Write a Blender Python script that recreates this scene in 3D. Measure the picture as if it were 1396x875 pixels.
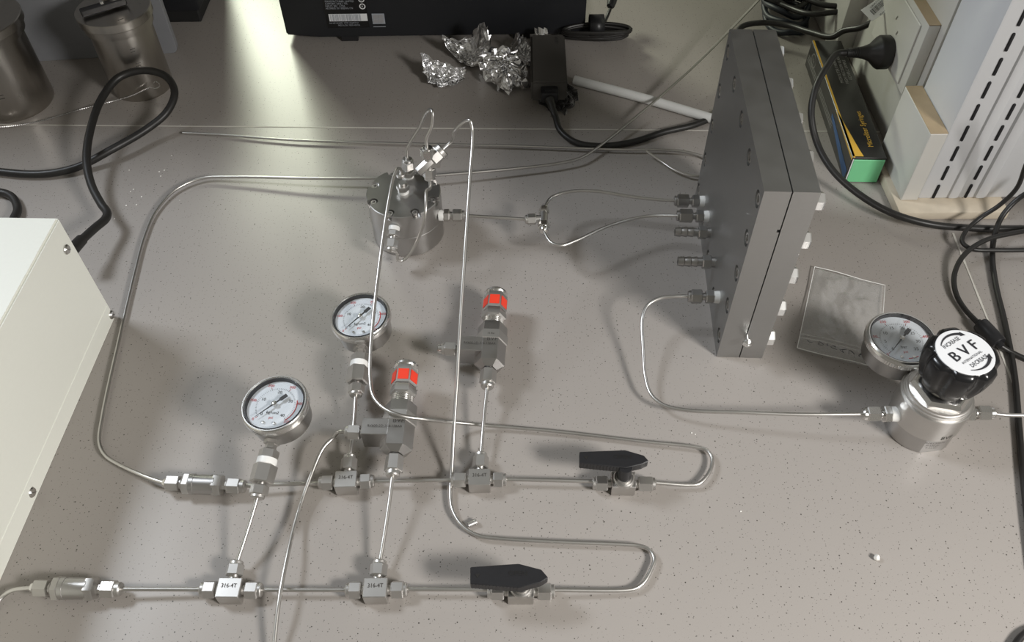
import bpy, bmesh, math, random
from mathutils import Vector, Matrix, noise
V = Vector
for o in list(bpy.data.objects): bpy.data.objects.remove(o)
SC = bpy.context.scene
COL = SC.collection
R = math.radians
# ---------------------------------------------------------------- camera
FPX, PITCH, ROLL, CAMH = 1150.0, R(50), R(0.8), 0.72
_f = V((0, math.cos(PITCH), -math.sin(PITCH)))
_r0 = V((1, 0, 0)); _u0 = V((0, math.sin(PITCH), math.cos(PITCH)))
_r = _r0*math.cos(ROLL) - _u0*math.sin(ROLL)
_u = _r0*math.sin(ROLL) + _u0*math.cos(ROLL)
CP = V((0, 0, CAMH))
cam = bpy.data.cameras.new('camera'); camo = bpy.data.objects.new('camera', cam); COL.objects.link(camo)
M = Matrix((( _r.x, _u.x, -_f.x, CP.x), (_r.y, _u.y, -_f.y, CP.y), (_r.z, _u.z, -_f.z, CP.z), (0, 0, 0, 1)))
camo.matrix_world = M
cam.sensor_fit = 'HORIZONTAL'; cam.sensor_width = 36; cam.lens = 36*FPX/1396
cam.clip_start = .01
SC.camera = camo

def ray(px, py): return _f + _r*((px-698)/FPX) - _u*((py-437.5)/FPX)
def at(px, py, z=0.0):
    d = ray(px, py); return CP + d*((z-CAMH)/d.z)
def atx(px, py, x):
    d = ray(px, py); return CP + d*(x/d.x)
def aty(px, py, y):
    d = ray(px, py); return CP + d*(y/d.y)

# ---------------------------------------------------------------- light
SC.view_settings.view_transform = 'Standard'; SC.view_settings.look = 'None'
SC.view_settings.exposure = 0.0; SC.view_settings.gamma = 1.0
W = bpy.data.worlds.new('room_light'); SC.world = W; W.use_nodes = True
bg = W.node_tree.nodes['Background']; bg.inputs[0].default_value = (1, .95, .82, 1); bg.inputs[1].default_value = .19
def area(name, loc, target, sx, sy, power, color):
    l = bpy.data.lights.new(name, 'AREA'); l.shape = 'RECTANGLE'; l.size = sx; l.size_y = sy; l.energy = power; l.color = color
    o = bpy.data.objects.new(name, l); COL.objects.link(o); o.location = loc
    o.rotation_euler = (V(target)-V(loc)).to_track_quat('-Z', 'Y').to_euler(); return o
area('lamp_right', (1.05, -.38, .95), (.10, .12, 0), .34, .26, 8.8, (1, .972, .935)).data.spread = R(100)
area('lamp_left', (-1.62, 1.15, 1.75), (.0, .5, 0), .55, .45, 30, (.87, .93, 1.0))
area('window_rear', (-.98, 2.62, 1.02), (-.35, .95, 0), .5, .36, 29, (.95, 1, .80))

# ---------------------------------------------------------------- materials
MATS = {}
def mat(name, color, rough=.5, metal=0.0, spec=.5, bump=None, **kw):
    m = bpy.data.materials.new(name); m.use_nodes = True; nt = m.node_tree; b = nt.nodes['Principled BSDF']
    b.inputs['Base Color'].default_value = (*color, 1); b.inputs['Roughness'].default_value = rough
    b.inputs['Metallic'].default_value = metal; b.inputs['Specular IOR Level'].default_value = spec
    tc = nt.nodes.new('ShaderNodeTexCoord')
    var = kw.get('var', .06); vs = kw.get('vscale', 60)
    n = nt.nodes.new('ShaderNodeTexNoise'); n.inputs['Scale'].default_value = vs; n.inputs['Detail'].default_value = 4
    mp = nt.nodes.new('ShaderNodeMapping'); nt.links.new(tc.outputs['Object'], mp.inputs[0]); mp.inputs['Scale'].default_value = kw.get('stretch', (1, 1, 1))
    nt.links.new(mp.outputs[0], n.inputs['Vector'])
    mx = nt.nodes.new('ShaderNodeMix'); mx.data_type = 'RGBA'
    mx.inputs[6].default_value = (*[c*(1-var) for c in color], 1); mx.inputs[7].default_value = (*[min(1, c*(1+var)) for c in color], 1)
    nt.links.new(n.outputs['Fac'], mx.inputs[0]); nt.links.new(mx.outputs[2], b.inputs['Base Color'])
    mr = nt.nodes.new('ShaderNodeMapRange'); mr.inputs[3].default_value = max(0.02, rough-.06*kw.get('rv', 1)); mr.inputs[4].default_value = rough+.06*kw.get('rv', 1)
    nt.links.new(n.outputs['Fac'], mr.inputs[0]); nt.links.new(mr.outputs[0], b.inputs['Roughness'])
    if bump:
        bp = nt.nodes.new('ShaderNodeBump'); bp.inputs['Strength'].default_value = bump[1]; bp.inputs['Distance'].default_value = bump[2]
        n2 = nt.nodes.new('ShaderNodeTexNoise'); n2.inputs['Scale'].default_value = bump[0]; nt.links.new(mp.outputs[0], n2.inputs['Vector'])
        nt.links.new(n2.outputs['Fac'], bp.inputs['Height']); nt.links.new(bp.outputs[0], b.inputs['Normal'])
    MATS[name] = m; return m
mat('steel', (.60, .585, .565), .40, 1, vscale=60, rv=.3)
mat('steel_dark', (.42, .41, .40), .34, 1)
mat('steel_bright', (.74, .73, .71), .24, 1, rv=.15, vscale=10)
mat('tube_steel', (.62, .605, .58), .36, 1, rv=.3)
mat('brushed', (.44, .44, .435), .42, 1, stretch=(1, 1, 30), vscale=40, bump=(300, .08, .0003))
mat('brushed_body', (.50, .49, .48), .34, 1, stretch=(1, 1, 26), vscale=60)
mat('plate_face', (.22, .22, .22), .46, 1, vscale=25, var=.1)
mat('canister_steel', (.46, .435, .40), .30, 1, stretch=(1, 1, .15), vscale=140, var=.1)
mat('bolt_bright', (.88, .88, .87), .30, 1, rv=.1, vscale=6)
mat('black_plastic', (.016, .016, .018), .38, vscale=200)
mat('black_gloss', (.010, .010, .011), .22, rv=.1)
mat('black_matte', (.012, .013, .016), .5)
mat('adapter_plastic', (.085, .080, .074), .5, bump=(900, .15, .0003))
mat('rubber', (.018, .017, .016), .42)
mat('blue_rubber', (.010, .014, .022), .5)
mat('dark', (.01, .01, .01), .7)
mat('ptfe', (.86, .86, .84), .45)
mat('white_paint', (.86, .87, .80), .42, vscale=300, var=.02, bump=(1500, .08, .0002))
mat('white_plastic', (.70, .71, .73), .33, vscale=20, var=.03)
mat('cream_plastic', (.62, .61, .575), .4, vscale=15, var=.06)
mat('grey_paint', (.24, .245, .26), .4)
mat('tan_tape', (.42, .32, .20), .5, vscale=60, var=.15)
mat('foam_base', (.66, .58, .46), .7, vscale=50, var=.18)
mat('white_hose', (.72, .73, .72), .4)
mat('foil', (.84, .84, .85), .25, 1, var=.02, rv=.3)
mat('dial_white', (.80, .84, .90), .45)
mat('ink', (.03, .03, .035), .5)
mat('ink_red', (.62, .05, .05), .5)
mat('etch', (.06, .055, .05), .5)
mat('red_sticker', (.86, .055, .025), .4)
mat('label_white', (.82, .83, .85), .4)
mat('label_print', (.34, .36, .40), .5)
mat('yellow_print', (.70, .42, .06), .45)
mat('blue_print', (.02, .075, .20), .45)
mat('grey_print', (.30, .29, .28), .5)
mat('green_card', (.22, .68, .34), .5)
mat('box_black', (.022, .021, .02), .30, vscale=30, var=.3)
mat('sealant', (.62, .60, .55), .5, vscale=80, var=.15)
mat('seam', (.13, .12, .11), .7)
mat('crumb', (.8, .78, .74), .5)
mat('shade_board', (.20, .18, .16), .5)
mat('slot', (.012, .012, .014), .7)
mat('holo', (.50, .50, .52), .3, metal=.5)
# clear glass and bag
def glassy(name, tint, rough, fac):
    m = bpy.data.materials.new(name); m.use_nodes = True; nt = m.node_tree; nt.nodes.clear()
    out = nt.nodes.new('ShaderNodeOutputMaterial'); mix = nt.nodes.new('ShaderNodeMixShader')
    t = nt.nodes.new('ShaderNodeBsdfTransparent'); t.inputs[0].default_value = (*tint, 1)
    g = nt.nodes.new('ShaderNodeBsdfGlossy'); g.inputs['Roughness'].default_value = rough
    lw = nt.nodes.new('ShaderNodeLayerWeight'); lw.inputs[0].default_value = .5
    pw = nt.nodes.new('ShaderNodeMath'); pw.operation = 'POWER'; pw.inputs[1].default_value = 4.0; nt.links.new(lw.outputs['Facing'], pw.inputs[0])
    ma = nt.nodes.new('ShaderNodeMath'); ma.operation = 'MULTIPLY_ADD'; ma.inputs[1].default_value = .9; ma.inputs[2].default_value = fac; nt.links.new(pw.outputs[0], ma.inputs[0])
    nt.links.new(ma.outputs[0], mix.inputs[0]); nt.links.new(t.outputs[0], mix.inputs[1]); nt.links.new(g.outputs[0], mix.inputs[2])
    nt.links.new(mix.outputs[0], out.inputs[0]); MATS[name] = m; return m
glassy('glass', (.98, .985, .985), .03, .04)
m = glassy('bag_film', (.985, .985, .98), .12, .07)
nt = m.node_tree
bp = nt.nodes.new('ShaderNodeBump'); bp.inputs['Strength'].default_value = .6; bp.inputs['Distance'].default_value = .0015
nn = nt.nodes.new('ShaderNodeTexNoise'); nn.inputs['Scale'].default_value = 70; nn.inputs['Detail'].default_value = 3; nn.inputs['Distortion'].default_value = 1.2
tc = nt.nodes.new('ShaderNodeTexCoord'); nt.links.new(tc.outputs['Object'], nn.inputs['Vector']); nt.links.new(nn.outputs['Fac'], bp.inputs['Height'])
for n_ in nt.nodes:
    if n_.type in ('BSDF_GLOSSY', 'LAYER_WEIGHT'): nt.links.new(bp.outputs[0], n_.inputs['Normal'])
mix0 = [n_ for n_ in nt.nodes if n_.type == 'MIX_SHADER'][0]
df = nt.nodes.new('ShaderNodeBsdfTranslucent'); df.inputs[0].default_value = (.75, .75, .74, 1)
df2 = nt.nodes.new('ShaderNodeBsdfDiffuse'); df2.inputs[0].default_value = (.92, .92, .91, 1)
m2 = nt.nodes.new('ShaderNodeMixShader'); m2.inputs[0].default_value = .13
nt.links.new(mix0.outputs[0], m2.inputs[1]); nt.links.new(df2.outputs[0], m2.inputs[2])
nt.links.new(m2.outputs[0], [n_ for n_ in nt.nodes if n_.type == 'OUTPUT_MATERIAL'][0].inputs[0])
# worktop: warm grey laminate with fine dark speckle
def bench_mat():
    m = bpy.data.materials.new('speckled_worktop'); m.use_nodes = True; nt = m.node_tree; b = nt.nodes['Principled BSDF']
    tc = nt.nodes.new('ShaderNodeTexCoord')
    base = (.340, .314, .292)
    cloud = nt.nodes.new('ShaderNodeTexNoise'); cloud.inputs['Scale'].default_value = 5; cloud.inputs['Detail'].default_value = 5
    nt.links.new(tc.outputs['Object'], cloud.inputs['Vector'])
    mc = nt.nodes.new('ShaderNodeMix'); mc.data_type = 'RGBA'; mc.inputs[6].default_value = (*[c*.96 for c in base], 1); mc.inputs[7].default_value = (*[c*1.04 for c in base], 1)
    nt.links.new(cloud.outputs['Fac'], mc.inputs[0])
    last = mc.outputs[2]
    for scale, thr, col in ((120, .085, (.075, .066, .058)), (230, .12, (.15, .14, .13)), (170, .085, (.11, .10, .09)), (60, .040, (.04, .035, .03))):
        vo = nt.nodes.new('ShaderNodeTexVoronoi'); vo.inputs['Scale'].default_value = scale; vo.voronoi_dimensions = '2D'
        nt.links.new(tc.outputs['Object'], vo.inputs['Vector'])
        sep = nt.nodes.new('ShaderNodeSeparateColor'); nt.links.new(vo.outputs['Color'], sep.inputs[0])
        pw = nt.nodes.new('ShaderNodeMath'); pw.operation = 'POWER'; nt.links.new(sep.outputs[0], pw.inputs[0]); pw.inputs[1].default_value = 3.0
        ml = nt.nodes.new('ShaderNodeMath'); ml.operation = 'MULTIPLY'; nt.links.new(pw.outputs[0], ml.inputs[0]); ml.inputs[1].default_value = thr
        lt = nt.nodes.new('ShaderNodeMath'); lt.operation = 'LESS_THAN'; nt.links.new(vo.outputs['Distance'], lt.inputs[0]); nt.links.new(ml.outputs[0], lt.inputs[1])
        mm = nt.nodes.new('ShaderNodeMix'); mm.data_type = 'RGBA'; mm.inputs[7].default_value = (*col, 1)
        nt.links.new(lt.outputs[0], mm.inputs[0]); nt.links.new(last, mm.inputs[6]); last = mm.outputs[2]
    nt.links.new(last, b.inputs['Base Color'])
    b.inputs['Roughness'].default_value = .34; b.inputs['Specular IOR Level'].default_value = .45
    fine = nt.nodes.new('ShaderNodeTexNoise'); fine.inputs['Scale'].default_value = 900; nt.links.new(tc.outputs['Object'], fine.inputs['Vector'])
    bp = nt.nodes.new('ShaderNodeBump'); bp.inputs['Strength'].default_value = .12; bp.inputs['Distance'].default_value = .0003
    nt.links.new(fine.outputs['Fac'], bp.inputs['Height']); nt.links.new(bp.outputs[0], b.inputs['Normal'])
    MATS['bench'] = m
bench_mat()

# ---------------------------------------------------------------- mesh helpers
def frame(d, ref=None):
    d = V(d).normalized(); ref = V(ref) if ref is not None else (V((0, 0, 1)) if abs(d.z) < .9 else V((0, 1, 0)))
    a = (ref - d*ref.dot(d)).normalized(); return d, a, d.cross(a)
def lathe(bm, p, d, prof, n=28, ref=None, phase=0.0, mi=0, cap=True):
    """solid of revolution (n=6: hexagon). prof = [(distance along axis, radius), ...]; a flat faces ref when phase = 0"""
    d, a, b = frame(d, ref); p = V(p); rings = []
    off = math.pi/n + phase if n <= 8 else phase
    for t, r in prof:
        if r < 1e-7: rings.append([bm.verts.new(p+d*t)]); continue
        rings.append([bm.verts.new(p+d*t+(a*math.cos(off+2*math.pi*k/n)+b*math.sin(off+2*math.pi*k/n))*r) for k in range(n)])
    def face(vs):
        try: f = bm.faces.new(vs); f.material_index = mi
        except ValueError: pass
    for A, B in zip(rings, rings[1:]):
        for k in range(n):
            k2 = (k+1) % n
            if len(A) == 1 and len(B) > 1: face([A[0], B[k2], B[k]])
            elif len(B) == 1 and len(A) > 1: face([A[k], A[k2], B[0]])
            elif len(A) > 1: face([A[k], A[k2], B[k2], B[k]])
    if len(rings[0]) > 1 and cap: face(list(reversed(rings[0])))
    if len(rings[-1]) > 1 and cap: face(rings[-1])
def box(bm, c, s, X=(1, 0, 0), Y=(0, 1, 0), bev=0, seg=1, mi=0):
    X = V(X).normalized(); Y = V(Y).normalized(); Z = X.cross(Y).normalized(); Y = Z.cross(X)
    c = V(c); vs = []
    for sx in (-1, 1):
        for sy in (-1, 1):
            for sz in (-1, 1): vs.append(bm.verts.new(c+X*(sx*s[0]/2)+Y*(sy*s[1]/2)+Z*(sz*s[2]/2)))
    fs = [(0, 1, 3, 2), (4, 6, 7, 5), (0, 4, 5, 1), (2, 3, 7, 6), (0, 2, 6, 4), (1, 5, 7, 3)]
    F = [bm.faces.new([vs[i] for i in f]) for f in fs]
    for f in F: f.material_index = mi
    if bev:
        es = list({e for f in F for e in f.edges}); bmesh.ops.bevel(bm, geom=es, offset=bev, segments=seg, affect='EDGES', profile=.5)
def bb(bm, lo, hi, bev=0, seg=1):
    lo, hi = V(lo), V(hi); box(bm, (lo+hi)/2, hi-lo, bev=bev, seg=seg)
def prism(bm, poly, depth, Z=None, bev=0, seg=1):
    """poly: world points of one face; depth vector extrudes it"""
    a = [bm.verts.new(V(p)) for p in poly]; b = [bm.verts.new(V(p)+V(depth)) for p in poly]; n = len(a)
    F = [bm.faces.new(a), bm.faces.new(list(reversed(b)))]
    for k in range(n): F.append(bm.faces.new([a[(k+1) % n], a[k], b[k], b[(k+1) % n]]))
    bmesh.ops.recalc_face_normals(bm, faces=F)
    if bev:
        es = list({e for f in F for e in f.edges}); bmesh.ops.bevel(bm, geom=es, offset=bev, segments=seg, affect='EDGES')
def spline(pts, per=8):
    P = [V(p) for p in pts]; out = []
    if len(P) == 2: return P
    for i in range(len(P)-1):
        p0 = P[i-1] if i else P[0]*2-P[1]; p1, p2 = P[i], P[i+1]; p3 = P[i+2] if i+2 < len(P) else P[-1]*2-P[-2]
        # centripetal Catmull-Rom keeps the bends tight and the straights straight
        def tj(ti, a, b): return ti + max(1e-6, (b-a).length)**.5
        t0 = 0; t1 = tj(t0, p0, p1); t2 = tj(t1, p1, p2); t3 = tj(t2, p2, p3)
        for k in range(per):
            t = t1+(t2-t1)*k/per
            A1 = p0*((t1-t)/(t1-t0))+p1*((t-t0)/(t1-t0)); A2 = p1*((t2-t)/(t2-t1))+p2*((t-t1)/(t2-t1)); A3 = p2*((t3-t)/(t3-t2))+p3*((t-t2)/(t3-t2))
            B1 = A1*((t2-t)/(t2-t0))+A2*((t-t0)/(t2-t0)); B2 = A2*((t3-t)/(t3-t1))+A3*((t-t1)/(t3-t1))
            out.append(B1*((t2-t)/(t2-t1))+B2*((t-t1)/(t2-t1)))
    out.append(P[-1]); return out
def sweep(bm, pts, r, n=12, per=8, smooth=True, closed=False):
    P = spline(pts, per) if smooth else [V(p) for p in pts]
    T = [(P[min(i+1, len(P)-1)]-P[max(i-1, 0)]).normalized() for i in range(len(P))]
    ref = V((0, 0, 1)) if abs(T[0].z) < .9 else V((1, 0, 0)); a = (ref-T[0]*ref.dot(T[0])).normalized(); rings = []
    for i, (p, t) in enumerate(zip(P, T)):
        a = (a-t*a.dot(t)).normalized(); b = t.cross(a); rr = r(i/(len(P)-1)) if callable(r) else r
        rings.append([bm.verts.new(p+(a*math.cos(2*math.pi*k/n)+b*math.sin(2*math.pi*k/n))*rr) for k in range(n)])
    for A, B in zip(rings, rings[1:]):
        for k in range(n): bm.faces.new([A[k], A[(k+1) % n], B[(k+1) % n], B[k]])
    bm.faces.new(list(reversed(rings[0]))); bm.faces.new(rings[-1])
def text_into(bm, s, size, O, X, Y, mi=0, lift=.00025, align='CENTER', stretch=1.0):
    cu = bpy.data.curves.new('lettering', 'FONT'); cu.body = s; cu.size = size; cu.align_x = align; cu.align_y = 'CENTER'; cu.resolution_u = 2
    o = bpy.data.objects.new('lettering', cu); COL.objects.link(o)
    dg = bpy.context.evaluated_depsgraph_get(); me = bpy.data.meshes.new_from_object(o.evaluated_get(dg))
    bpy.data.objects.remove(o); bpy.data.curves.remove(cu)
    X = V(X).normalized(); Y = V(Y).normalized(); Z = X.cross(Y).normalized(); Y = Z.cross(X); O = V(O)
    vs = [bm.verts.new(O+X*v.co.x*stretch+Y*v.co.y+Z*lift) for v in me.vertices]
    for p in me.polygons:
        try: f = bm.faces.new([vs[i] for i in p.vertices]); f.material_index = mi
        except ValueError: pass
    bpy.data.meshes.remove(me)
OFF = {}
def link(name, bm, mt, parent=None, ang=32, smooth=True, loc=None):
    if not isinstance(bm, bmesh.types.BMesh): raise TypeError
    me = bpy.data.meshes.new(name)
    if parent is not None: off = OFF[parent.name]
    elif loc is not None: off = V(loc)
    else:
        xs = [v.co for v in bm.verts]; lo = V([min(c[i] for c in xs) for i in range(3)]); hi = V([max(c[i] for c in xs) for i in range(3)])
        off = V(((lo.x+hi.x)/2, (lo.y+hi.y)/2, lo.z))
    if smooth: bmesh.ops.recalc_face_normals(bm, faces=bm.faces)
    bmesh.ops.translate(bm, verts=bm.verts, vec=-off)
    bm.to_mesh(me); bm.free()
    for x in (mt if isinstance(mt, (list, tuple)) else [mt]): me.materials.append(MATS[x])
    if smooth:
        me.shade_smooth(); me.set_sharp_from_angle(angle=R(ang))
    o = bpy.data.objects.new(name, me); COL.objects.link(o)
    if parent is not None: o.parent = parent
    else: o.location = off
    OFF[o.name] = off
    return o
def tag(o, label, cat, group=None, kind=None):
    if label: o['label'] = label
    if cat: o['category'] = cat
    if group: o['group'] = group
    if kind: o['kind'] = kind
    return o
def thing(name, label, cat, loc, group=None):
    o = bpy.data.objects.new(name, None); COL.objects.link(o); o.location = V(loc); o.empty_display_size = .01
    OFF[o.name] = V(loc); return tag(o, label, cat, group)
def lab(o, s): o['label'] = s; return o
def BM(): return bmesh.new()
def cut(o, cutbm):
    bmesh.ops.recalc_face_normals(cutbm, faces=cutbm.faces)
    """boolean difference with a throw-away cutter (world coordinates)"""
    off = OFF[o.name]; bmesh.ops.translate(cutbm, verts=cutbm.verts, vec=-off); me = bpy.data.meshes.new('cutter'); cutbm.to_mesh(me); cutbm.free()
    c = bpy.data.objects.new('cutter', me); COL.objects.link(c); c.location = off
    md = o.modifiers.new('b', 'BOOLEAN'); md.operation = 'DIFFERENCE'; md.object = c; md.solver = 'EXACT'; md.use_self = True
    bpy.context.view_layer.update()
    nm = bpy.data.meshes.new_from_object(o.evaluated_get(bpy.context.evaluated_depsgraph_get()))
    o.modifiers.clear(); o.data = nm; bpy.data.objects.remove(c)
    nm.shade_smooth(); nm.set_sharp_from_angle(angle=R(32))

# ---------------------------------------------------------------- the bench (setting)
SL = lambda x: .9749+(x+.7112)*(.9395-.9749)/(.2769+.7112)      # the joint between the two worktops
b = BM(); prism(b, [(-1.3, -.35, -.03), (1.4, -.35, -.03), (1.4, SL(1.4)-.0008, -.03), (-1.3, SL(-1.3)-.0008, -.03)], (0, 0, .03))
tag(link('bench_top', b, 'bench', loc=(0, 0, 0)), 'speckled warm grey laminate worktop carrying the pipework', None, kind='structure')
b = BM(); prism(b, [(-1.3, SL(-1.3)+.0008, -.03), (1.4, SL(1.4)+.0008, -.03), (1.4, 1.9, -.03), (-1.3, 1.9, -.03)], (0, 0, .03))
tag(link('bench_top', b, 'bench', loc=(0, 0, 0)), 'grey laminate worktop behind the white joint line', None, kind='structure')
b = BM(); prism(b, [(-1.3, SL(-1.3)-.0009, -.02), (1.4, SL(1.4)-.0009, -.02), (1.4, SL(1.4)+.0009, -.02), (-1.3, SL(-1.3)+.0009, -.02)], (0, 0, .0204))
tag(link('trim_1', b, 'sealant'), 'thin pale joint line between the two worktops', None, kind='structure')
b = BM(); P0, P1 = at(1299, 318), at(1388, 540); dv = (P1-P0).normalized(); sv = V((dv.y, -dv.x, 0))*.0011
for i in range(14):
    a0 = P0.lerp(P1, i/14); a1 = P0.lerp(P1, (i+1)/14); w = sv*random.Random(i).uniform(.7, 1.25)
    prism(b, [a0-w, a0+w, a1+w, a1-w], (0, 0, .0006))
tag(link('trim_2', b, 'sealant'), 'ragged pale sealant line on the worktop behind the black knob', None, kind='structure')

# out-of-view rack shelf, added to darken the rear worktop
b = BM(); bb(b, (-1.25, .96, .46), (1.35, 1.50, .485), bev=.002)
for x_ in (-1.22, 1.32): bb(b, (x_-.02, 1.22, 0), (x_+.02, 1.30, .46))
tag(link('shade_shelf', b, 'shade_board'), 'added out-of-view shelf board that shades the rear worktop', None, kind='structure')

# ---------------------------------------------------------------- fittings
def nut(parent, p, d, L=.0135, Rr=.0078, collar=.0035, ref=(0, 0, 1), m='steel', n=6, name='nut', rc=None):
    """hexagon nut starting at p going along d, with the round ferrule collar at its far end"""
    b = BM(); d = V(d).normalized(); c = .0009; rc = rc or Rr*.78
    lathe(b, p, d, [(0, Rr*.9), (c, Rr), (L-c, Rr), (L, Rr*.88)], 6, ref=ref)
    if collar: lathe(b, V(p)+d*(L-.0004), d, [(0, rc), (collar*.75, rc), (collar, rc*.86), (collar, .0018)], 22)
    return link(name, b, m, parent)
def neck(bm, p, d, L, r=.0042): lathe(bm, p, d, [(0, r), (L, r)], 18)
def tube(pts, label, r=.00190, m='tube_steel', name='steel_tube', cat='tube', group=None, n=12, per=8):
    b = BM(); sweep(b, [at(*p) if not isinstance(p, Vector) else p for p in pts], r, n=n, per=per)
    return tag(link(name, b, m, ang=60), label, cat, group)

PZ = .0082
def tee(px, py, pbx, pby, label, leftpx, rightpx):
    """inline tee lying on the bench: body, left, right and branch nuts; branch towards the pixel (pbx, pby)"""
    c = at(px, py, PZ); l = at(*leftpx, PZ); r_ = at(*rightpx, PZ); ax = (r_-l).normalized(); br = V((-ax.y, ax.x, 0))
    tgt = at(pbx, pby, .012); bd = (tgt-c).normalized()
    t = thing('tee_fitting', label, 'tee fitting', (c.x, c.y, 0), 'tee fittings along the two pipe runs')
    b = BM(); box(b, c-br*.001, (.0205, .0175, .0160), X=ax, Y=br, bev=.0006)
    for s in (-1, 1): neck(b, c+ax*s*.009, ax*s, .006)
    neck(b, c+br*.006, bd, .008); link('body', b, 'steel', t)
    for s, e in ((-1, l), (1, r_)):
        L = abs((e-c).dot(ax))-.0130-.0035
        nut(t, c+ax*s*.0130, ax*s, L)
    L = (tgt-c).length-.0120-.0035
    nut(t, c+br*.001+bd*.0110, bd, L)
    b = BM(); text_into(b, '316-4T', .0052, c-br*-.0005+V((0, 0, .0081)), ax, br, stretch=.9); link('marking', b, 'etch', t, smooth=False)
    return t, c, ax, bd, tgt
T1 = tee(315, 804, 323, 764, 'tee fitting on the front pipe run at the foot of the lower pressure gauge', (273, 803), (358, 804))
T2 = tee(513, 804, 518, 763, 'tee fitting on the front pipe run, below the red-banded valve with a drain tube', (471, 804), (556, 803))
T3 = tee(473, 657, 477, 620, 'tee fitting on the rear pipe run at the foot of the upper pressure gauge', (434, 659), (511, 656))
T4 = tee(654, 654, 656, 617, 'tee fitting on the rear pipe run, below the capped red-banded valve', (614, 654), (691, 653))

def check_valve(l, r_, label, tilt=0):
    L0, R0 = at(*l, .0112), at(*r_, .0112); ax = (R0-L0).normalized(); T = (R0-L0).length; k = T/.1
    t = thing('check_valve', label, 'check valve', ((L0.x+R0.x)/2, (L0.y+R0.y)/2, 0), 'check valves at the left ends of the pipe runs')
    f = lambda u: L0+ax*(u*T)
    b = BM(); lathe(b, f(.0), ax, [(0, .0040), (.05*T, .0058)], 20); link('collar', b, 'steel_bright', t)
    b = BM(); lathe(b, f(.04), ax, [(0, .0068), (.001, .0077), (.15*T, .0077), (.16*T, .006)], 6, ref=(0, 0, 1)); lathe(b, f(.19), ax, [(0, .005), (.05*T, .005)], 18); link('nut', b, 'steel', t)
    b = BM(); lathe(b, f(.22), ax, [(0, .0060), (.03*T, .0092), (.045*T, .0108), (.105*T, .0108), (.125*T, .0095)], 6, ref=(0, 0, 1)); link('end_cap', b, 'steel', t)
    b = BM(); lathe(b, f(.335), ax, [(0, .0098), (.004, .0098), (.0042, .0094), (.27*T, .0094), (.272*T, .0098), (.30*T, .0098)], 36, mi=0)
    link('barrel', b, 'brushed_body', t)
    b = BM(); lathe(b, f(.60), ax, [(0, .0095), (.02*T, .0108), (.085*T, .0108), (.11*T, .0098), (.115*T, .0070), (.12*T, .0045), (.20*T, .0045)], 6, ref=(0, 0, 1)); link('end_cap', b, 'steel', t)
    nut(t, f(.775), ax, .155*T, collar=.065*T)
check_valve((223, 658), (336, 663), 'polished check valve left of the lower pressure gauge, on the rear pipe run')
check_valve((43, 801), (167, 803), 'polished check valve at the far left of the front pipe run')

def ball_valve(c, l, r_, tri, widest, zt, label, ang=0, hl=.07):
    c0 = at(*c, PZ); L0, R0 = at(*l, PZ), at(*r_, PZ); ax = (R0-L0).normalized(); br = V((-ax.y, ax.x, 0)); Z = V((0, 0, 1))
    t = thing('ball_valve', label, 'valve', (c0.x, c0.y, 0), 'black-handled ball valves')
    b = BM(); box(b, c0, (.0225, .017, .0162), X=ax, Y=br, bev=.0006)
    for s in (-1, 1): neck(b, c0+ax*s*.010, ax*s, .006)
    lathe(b, c0+Z*.006, Z, [(0, .0098), (.005, .0098), (.0062, .0088), (.0062, .0072), (.009, .0072)], 30)
    link('body', b, 'steel', t)
    for s, e in ((-1, L0), (1, R0)):
        L = abs((e-c0).dot(ax))-.0145-.0035; nut(t, c0+ax*s*.0145, ax*s, L)
    b = BM(); lathe(b, c0+Z*.013, Z, [(0, .0066), (.0175, .0060)], 26); link('stem', b, 'black_plastic', t)
    # the pointed handle: top outline from the picture, laid on its plane
    O = [at(px, py, zt) for px, py in tri]
    b = BM(); prism(b, O, (0, 0, -.0095), bev=.0006); h = link('handle', b, 'black_plastic', t)
    m_ = sum(O, V())/len(O)
    b = BM(); text_into(b, 'OPEN', .0062, m_+V((.002, .002, 0)), ax, br, lift=.0003); link('marking', b, 'rubber', h, smooth=False)
    b = BM(); lathe(b, O[0].lerp(O[-1], .5)+ax*.006+V((0, 0, .0001)), Z, [(0, .0026), (.0002, .0024)], 3); link('embossed_arrow', b, 'rubber', h)
    b = BM()   # grip ribs along the front side
    for k in range(14):
        p = O[-1].lerp(O[-2], (k+.5)/14.0) if len(O) > 5 else O[-1]
        box(b, p+V((0, 0, -.0048)), (.0005, .0009, .008))
    link('grip_rib', b, 'black_plastic', h)['kind'] = 'stuff'
ball_valve((849, 659), (807, 656), (894, 657), [(790, 615.5), (852, 613.0), (878, 620.5), (884.5, 628), (875.5, 632.5), (853, 637.5), (790, 631)], None, .040, 'ball valve with black pointed handle on the rear pipe run, right end')
ball_valve((710, 806), (664, 804), (757, 804), [(641, 772.5), (707, 768), (738, 776), (747.5, 787), (737, 793.5), (708, 801), (641, 795.5)], None, .040, 'ball valve with black pointed handle on the front pipe run, right end')

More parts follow.
